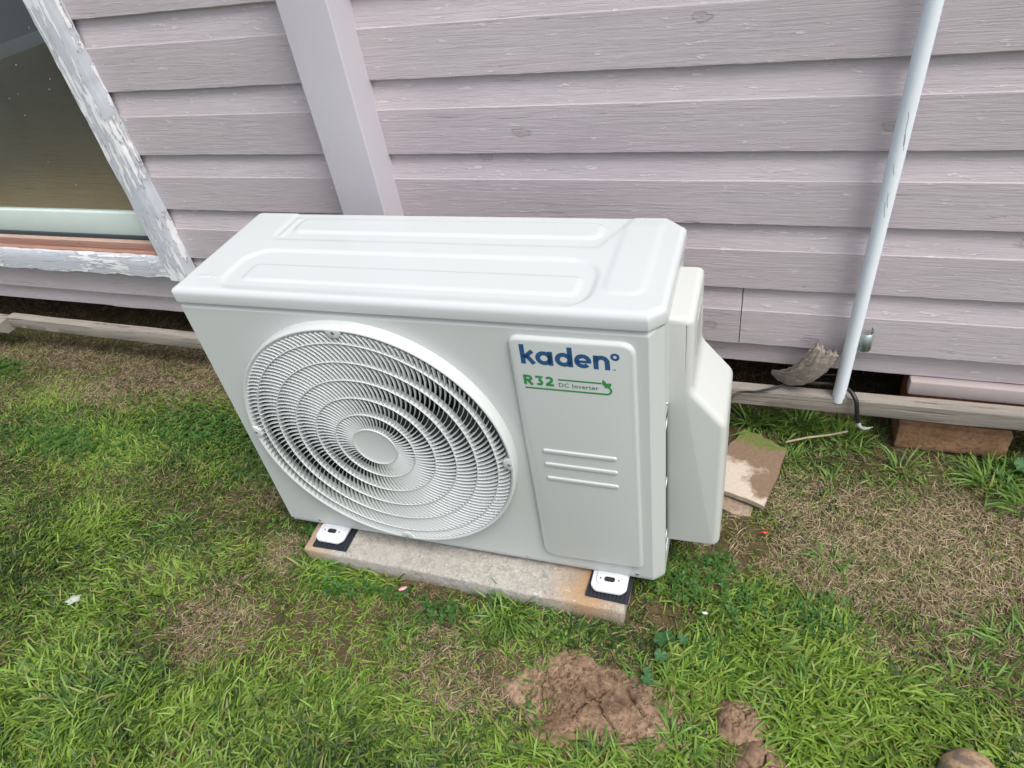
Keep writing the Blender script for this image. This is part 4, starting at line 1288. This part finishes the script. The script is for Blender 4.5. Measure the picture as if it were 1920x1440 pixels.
def blades(name, x, y, L, w, el0, el1, az, col0, col1, mat, S=4, zoff=-.003, wave=.25):
    n = len(x); z = gh(x, y) + zoff
    # march along each blade
    P = np.zeros((n, S + 1, 3)); P[:, 0] = np.stack([x, y, z], -1)
    a = az.copy(); bend = rng.normal(0, wave, n)
    for i in range(S):
        f = (i + .5) / S
        el = el0 * (1 - f) + el1 * f
        a = a + bend / S
        d = np.stack([np.cos(a) * np.cos(el), np.sin(a) * np.cos(el), np.sin(el)], -1)
        P[:, i + 1] = P[:, i] + d * (L / S)[:, None]
    g = gh(P[:, :, 0].ravel(), P[:, :, 1].ravel()).reshape(n, S + 1) + .0015 + rng.random((n, 1)) * .006
    P[:, 1:, 2] = np.maximum(P[:, 1:, 2], g[:, 1:])
    tw = rng.uniform(-.7, .7, n)
    side = np.stack([-np.sin(az) * np.cos(tw), np.cos(az) * np.cos(tw), np.sin(tw)], -1)
    prof = np.array([.75, 1.0, .92, .66, .0]) if S == 4 else np.array([.8, 1.0, .7, 0.0])
    V = np.zeros((n, 2 * S + 1, 3))
    for i in range(S):
        h = side * (w * prof[i] / 2)[:, None]
        V[:, 2 * i] = P[:, i] - h; V[:, 2 * i + 1] = P[:, i] + h
    V[:, 2 * S] = P[:, S]
    nv = 2 * S + 1
    base = (np.arange(n) * nv)[:, None]
    quads = np.concatenate([base + np.array([2 * i, 2 * i + 1, 2 * i + 3, 2 * i + 2])[None] for i in range(S - 1)], 1).reshape(n, S - 1, 4)
    tris = base + np.array([2 * S - 2, 2 * S - 1, 2 * S])[None]
    loops = np.concatenate([quads.reshape(n, -1), tris], 1).ravel()
    tot = np.tile(np.array([4] * (S - 1) + [3]), n)
    start = np.concatenate([[0], np.cumsum(tot)[:-1]])
    me = bpy.data.meshes.new(name)
    me.vertices.add(n * nv); me.vertices.foreach_set('co', V.ravel().astype(np.float32))
    me.loops.add(len(loops)); me.loops.foreach_set('vertex_index', loops.astype(np.int32))
    me.polygons.add(len(tot)); me.polygons.foreach_set('loop_start', start.astype(np.int32))
    me.polygons.foreach_set('use_smooth', np.ones(len(tot), bool))
    me.update(calc_edges=True)
    C = np.ones((n, nv, 4), np.float32)
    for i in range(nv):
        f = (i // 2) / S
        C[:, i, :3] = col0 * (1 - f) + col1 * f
    ca = me.color_attributes.new('Col', 'FLOAT_COLOR', 'POINT'); ca.data.foreach_set('color', C.ravel())
    me.materials.append(mat)
    o = bpy.data.objects.new(name, me); COL.objects.link(o)
    return o
def u(a, b, n): return rng.uniform(a, b, n)
# green blades
def DF(x, y):
    return np.clip(fld(DRY, x, y) * (.15 + 1.7 * fbm(x * 11, y * 11, 3, 91)), 0, 1)
def dens_green(x, y):
    d = .34 + .95 * (fbm(x * 5, y * 5, 3, 12) - .38)
    d = d + .5 * fld(LUSH, x, y)
    d = d * (1 - .82 * DF(x, y)) * (1 - .955 * fld(BARE, x, y))
    d = d * sstep(.12, .02, y)
    return np.clip(d, 0, 1)
NG = 122000
x, y = sample(NG, dens_green, -2.3, 2.3, -2.2, .12)
lush = fld(LUSH, x, y) + .25 * (fbm(x * 4, y * 4, 3, 40) - .5)
near = sstep(-.1, -1.1, y)
L = (u(.015, .036, NG) + lush * u(.006, .042, NG)) * (.85 + .35 * near)
w = u(.0016, .0034, NG) * (1 + .65 * np.clip(lush, 0, 1)) * (.9 + .3 * near)
flow = 6.28 * fbm(x * 3.2, y * 3.2, 2, 77) * 1.6
az = flow + rng.normal(0, 1.15, NG)
el0 = u(.35, 1.35, NG); el1 = u(-.9, .45, NG)
tone = np.clip(.5 + 1.6 * (fbm(x * 5, y * 5, 3, 60) - .5) + rng.normal(0, .40, NG) + .25 * (lush - .3), 0, 1)[:, None]
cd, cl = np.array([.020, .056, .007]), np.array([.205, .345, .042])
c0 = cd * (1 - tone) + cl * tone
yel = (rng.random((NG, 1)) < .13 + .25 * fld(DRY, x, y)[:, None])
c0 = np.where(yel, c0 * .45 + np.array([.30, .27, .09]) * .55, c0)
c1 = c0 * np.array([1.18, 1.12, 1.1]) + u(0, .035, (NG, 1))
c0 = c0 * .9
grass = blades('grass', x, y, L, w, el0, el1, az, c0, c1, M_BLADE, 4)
tag(grass, 'short green lawn grass growing round the unit and up to the house', 'grass', kind='stuff')
# dead thatch and straw
def dens_dry(x, y):
    d = .13 + 1.25 * DF(x, y) + .3 * (fbm(x * 7, y * 7, 3, 22) - .4)
    return np.clip(d * (1 - .93 * fld(BARE, x, y)), 0, 1)
ND = 85000
x, y = sample(ND, dens_dry, -2.3, 2.3, -2.2, .45)
dr = fld(DRY, x, y)
L = u(.012, .040, ND); w = u(.0009, .0019, ND)
az = u(0, 6.28, ND); el0 = u(-.05, .8, ND) * .7; el1 = u(-.5, .5, ND)
tone = np.clip(rng.random(ND) ** 1.3 * .85 + .35 * dr * sstep(-.1, -.22, y) - .05, 0, 1)[:, None]
c0 = np.array([.085, .058, .030]) * (1 - tone) + np.array([.55, .44, .285]) * tone
straw = blades('dead_grass', x, y, L, w, el0, el1, az, c0 * .85, c0 * 1.1, M_STRAW, 3, 0.0, .9)
tag(straw, 'dry straw coloured dead grass matted between the green blades', 'dead grass', kind='stuff')
# tufts of long blades in front of the slab, under the rail, bottom left
TU = [(.655, -.655, .035, 60, .085), (.70, -.65, .02, 25, .07), (.165, -.665, .03, 45, .075), (.21, -.665, .02, 25, .065), (.30, -.652, .03, 30, .04), (.80, -.655, .04, 35, .045), (-.16, -1.10, .07, 150, .085), (-.27, -1.03, .06, 110, .07), (-.12, -1.18, .07, 130, .08), (-.06, -1.02, .05, 70, .06),
      (1.24, .015, .04, 50, .10), (1.12, .01, .03, 40, .10), (1.335, -.02, .05, 50, .07), (1.22, -.10, .02, 18, .06), (1.31, -.16, .02, 14, .07), (1.46, -.09, .02, 16, .08), (1.64, -.10, .03, 36, .10), (1.70, -.16, .04, 50, .09), (1.02, -.74, .02, 28, .06), (1.05, -.86, .05, 70, .07),
      (.92, -.925, .05, 60, .06), (1.18, -.62, .06, 60, .06), (1.26, -.70, .08, 110, .07), (1.40, -.66, .08, 80, .06), (1.10, -.655, .03, 40, .06), (.45, -.78, .04, 40, .05), (-.10, -.40, .05, 70, .06), (.00, -.30, .06, 80, .07), (-.50, -.28, .05, 45, .055), (-.30, -.62, .05, 50, .05), (.35, -.95, .10, 90, .05), (.62, -.72, .04, 30, .05), (1.55, -.60, .06, 50, .06), (1.62, -.50, .05, 40, .07), (1.30, -.38, .03, 25, .05)]
for _ in range(26):
    aa = random.uniform(0, 6.28); q = random.uniform(.75, 1.1)
    TU.append((MOUND[0] + .175 * q * math.cos(aa), MOUND[1] + .10 * q * math.sin(aa), .014, 7, random.uniform(.025, .05)))
for _ in range(8):
    TU.append((MOUND[0] + random.uniform(-.12, .12), MOUND[1] + random.uniform(-.06, .06), .006, 2, .03))
tx = []; ty = []; tl = []; ta = []
for cx, cy, r, n, l in TU:
    n = int(n * 1.3)
    px, py = rng.normal(cx, r * .5, n), rng.normal(cy, r * .45, n)
    k = ~blocked(px, py); px, py = px[k], py[k]
    tx.append(px); ty.append(py); tl.append(l * u(.55, 1.15, len(px))); ta.append(np.arctan2(py - cy, px - cx) + rng.normal(0, .8, len(px)))
x, y, L, az = map(np.concatenate, (tx, ty, tl, ta)); n = len(x)
tone = rng.random((n, 1))
c0 = np.array([.055, .125, .018]) * (1 - tone) + np.array([.16, .30, .045]) * tone
tuft = blades('tall_grass', x, y, L, u(.0026, .0048, n), u(.7, 1.4, n), u(-1.1, .2, n), az, c0, c0 * 1.15 + .02, M_BLADE, 4)
tag(tuft, 'longer bright green grass tufts at the slab edge, under the rail and lower left', 'grass', kind='stuff')
# clover
CL = [(-.45, -.30, .28, .09), (-.15, -.34, .12, .10), (.13, -.50, .045, .05), (.10, -.57, .03, .03), (1.02, -.50, .09, .07), (1.08, -.44, .05, .04), (1.13, -.52, .06, .05), (.35, -.68, .12, .02), (.25, -.70, .06, .03), (1.70, -.07, .05, .05), (-.9, -.42, .25, .08), (-1.5, -.15, .10, .05), (1.08, -.66, .04, .03), (.52, -.70, .05, .03), (1.28, -.53, .08, .06)]
cx_, cy_ = [], []
for a, b, rx, ry in CL:
    n = int(12000 * rx * ry * 3.14 * .55) + 12
    cx_.append(rng.normal(a, rx * .5, n)); cy_.append(rng.normal(b, ry * .5, n))
x, y = np.concatenate(cx_), np.concatenate(cy_); k = ~blocked(x, y); x, y = x[k], y[k]; n = len(x)
V = []; Fc = []; C = []
zc = gh(x, y) + u(.010, .026, n); s = u(.0028, .0058, n); rot = u(0, 6.28, n)
for i in range(n):
    tone = random.random(); col = np.array([.040, .115, .022]) * (1 - tone) + np.array([.095, .205, .045]) * tone
    tl_ = (random.uniform(-.35, .35), random.uniform(-.35, .35))
    for q in range(3):
        a = rot[i] + q * 2.094
        b = len(V)
        ca, sa = math.cos(a), math.sin(a)
        for (uu, vv, zz) in ((0, 0, 0), (.6, .55, .15), (1.35, .62, .32), (1.75, .22, .34), (1.6, 0, .22), (1.75, -.22, .34), (1.35, -.62, .32), (.6, -.55, .15)):
            px = (uu * ca - vv * sa) * s[i]; py = (uu * sa + vv * ca) * s[i]
            V.append((x[i] + px, y[i] + py, zc[i] + zz * s[i] + px * tl_[0] + py * tl_[1])); C.append((*col, 1))
        Fc.append(tuple(range(b, b + 8)))
cl = from_np('clover', V, Fc, M_BLADE)
ca = cl.data.color_attributes.new('Col', 'FLOAT_COLOR', 'POINT'); ca.data.foreach_set('color', np.array(C, np.float32).ravel())
tag(cl, 'low green clover leaves spread through the lawn near the unit', 'clover', kind='stuff')
# crumbs of soil and tiny stones
n = 2600
cx = np.concatenate([rng.normal(MOUND[0], .15, n // 2), rng.normal(1.19, .06, n // 4), rng.normal(1.05, .08, n - n // 2 - n // 4)])
cy = np.concatenate([rng.normal(MOUND[1], .085, n // 2), rng.normal(-.80, .07, n // 4), rng.normal(-.42, .12, n - n // 2 - n // 4)])
k = ~blocked(cx, cy); cx, cy = cx[k], cy[k]
V = []; Fc = []
for a, b in zip(cx, cy):
    r = random.uniform(.0012, .0042); g = float(gh(a, b)) + .004 + (.026 * max(0, 1 - ((a - MOUND[0]) / .16) ** 2 - ((b - MOUND[1]) / .085) ** 2))
    q = len(V); th = random.random() * 3
    for dx, dy, dz in ((1, 0, 0), (0, 1, 0), (-1, 0, 0), (0, -1, 0), (0, 0, 1), (0, 0, -1)):
        rr = r * random.uniform(.6, 1.2); V.append((a + rr * (dx * math.cos(th) - dy * math.sin(th)), b + rr * (dx * math.sin(th) + dy * math.cos(th)), g + rr * dz))
    for t1, t2 in ((0, 1), (1, 2), (2, 3), (3, 0)): Fc += [(q + t1, q + t2, q + 4), (q + t2, q + t1, q + 5)]
cr = from_np('soil_crumbs', V, Fc, M_SOIL)
tag(cr, 'loose crumbs of brown soil scattered over the bare patches', 'soil', kind='stuff')
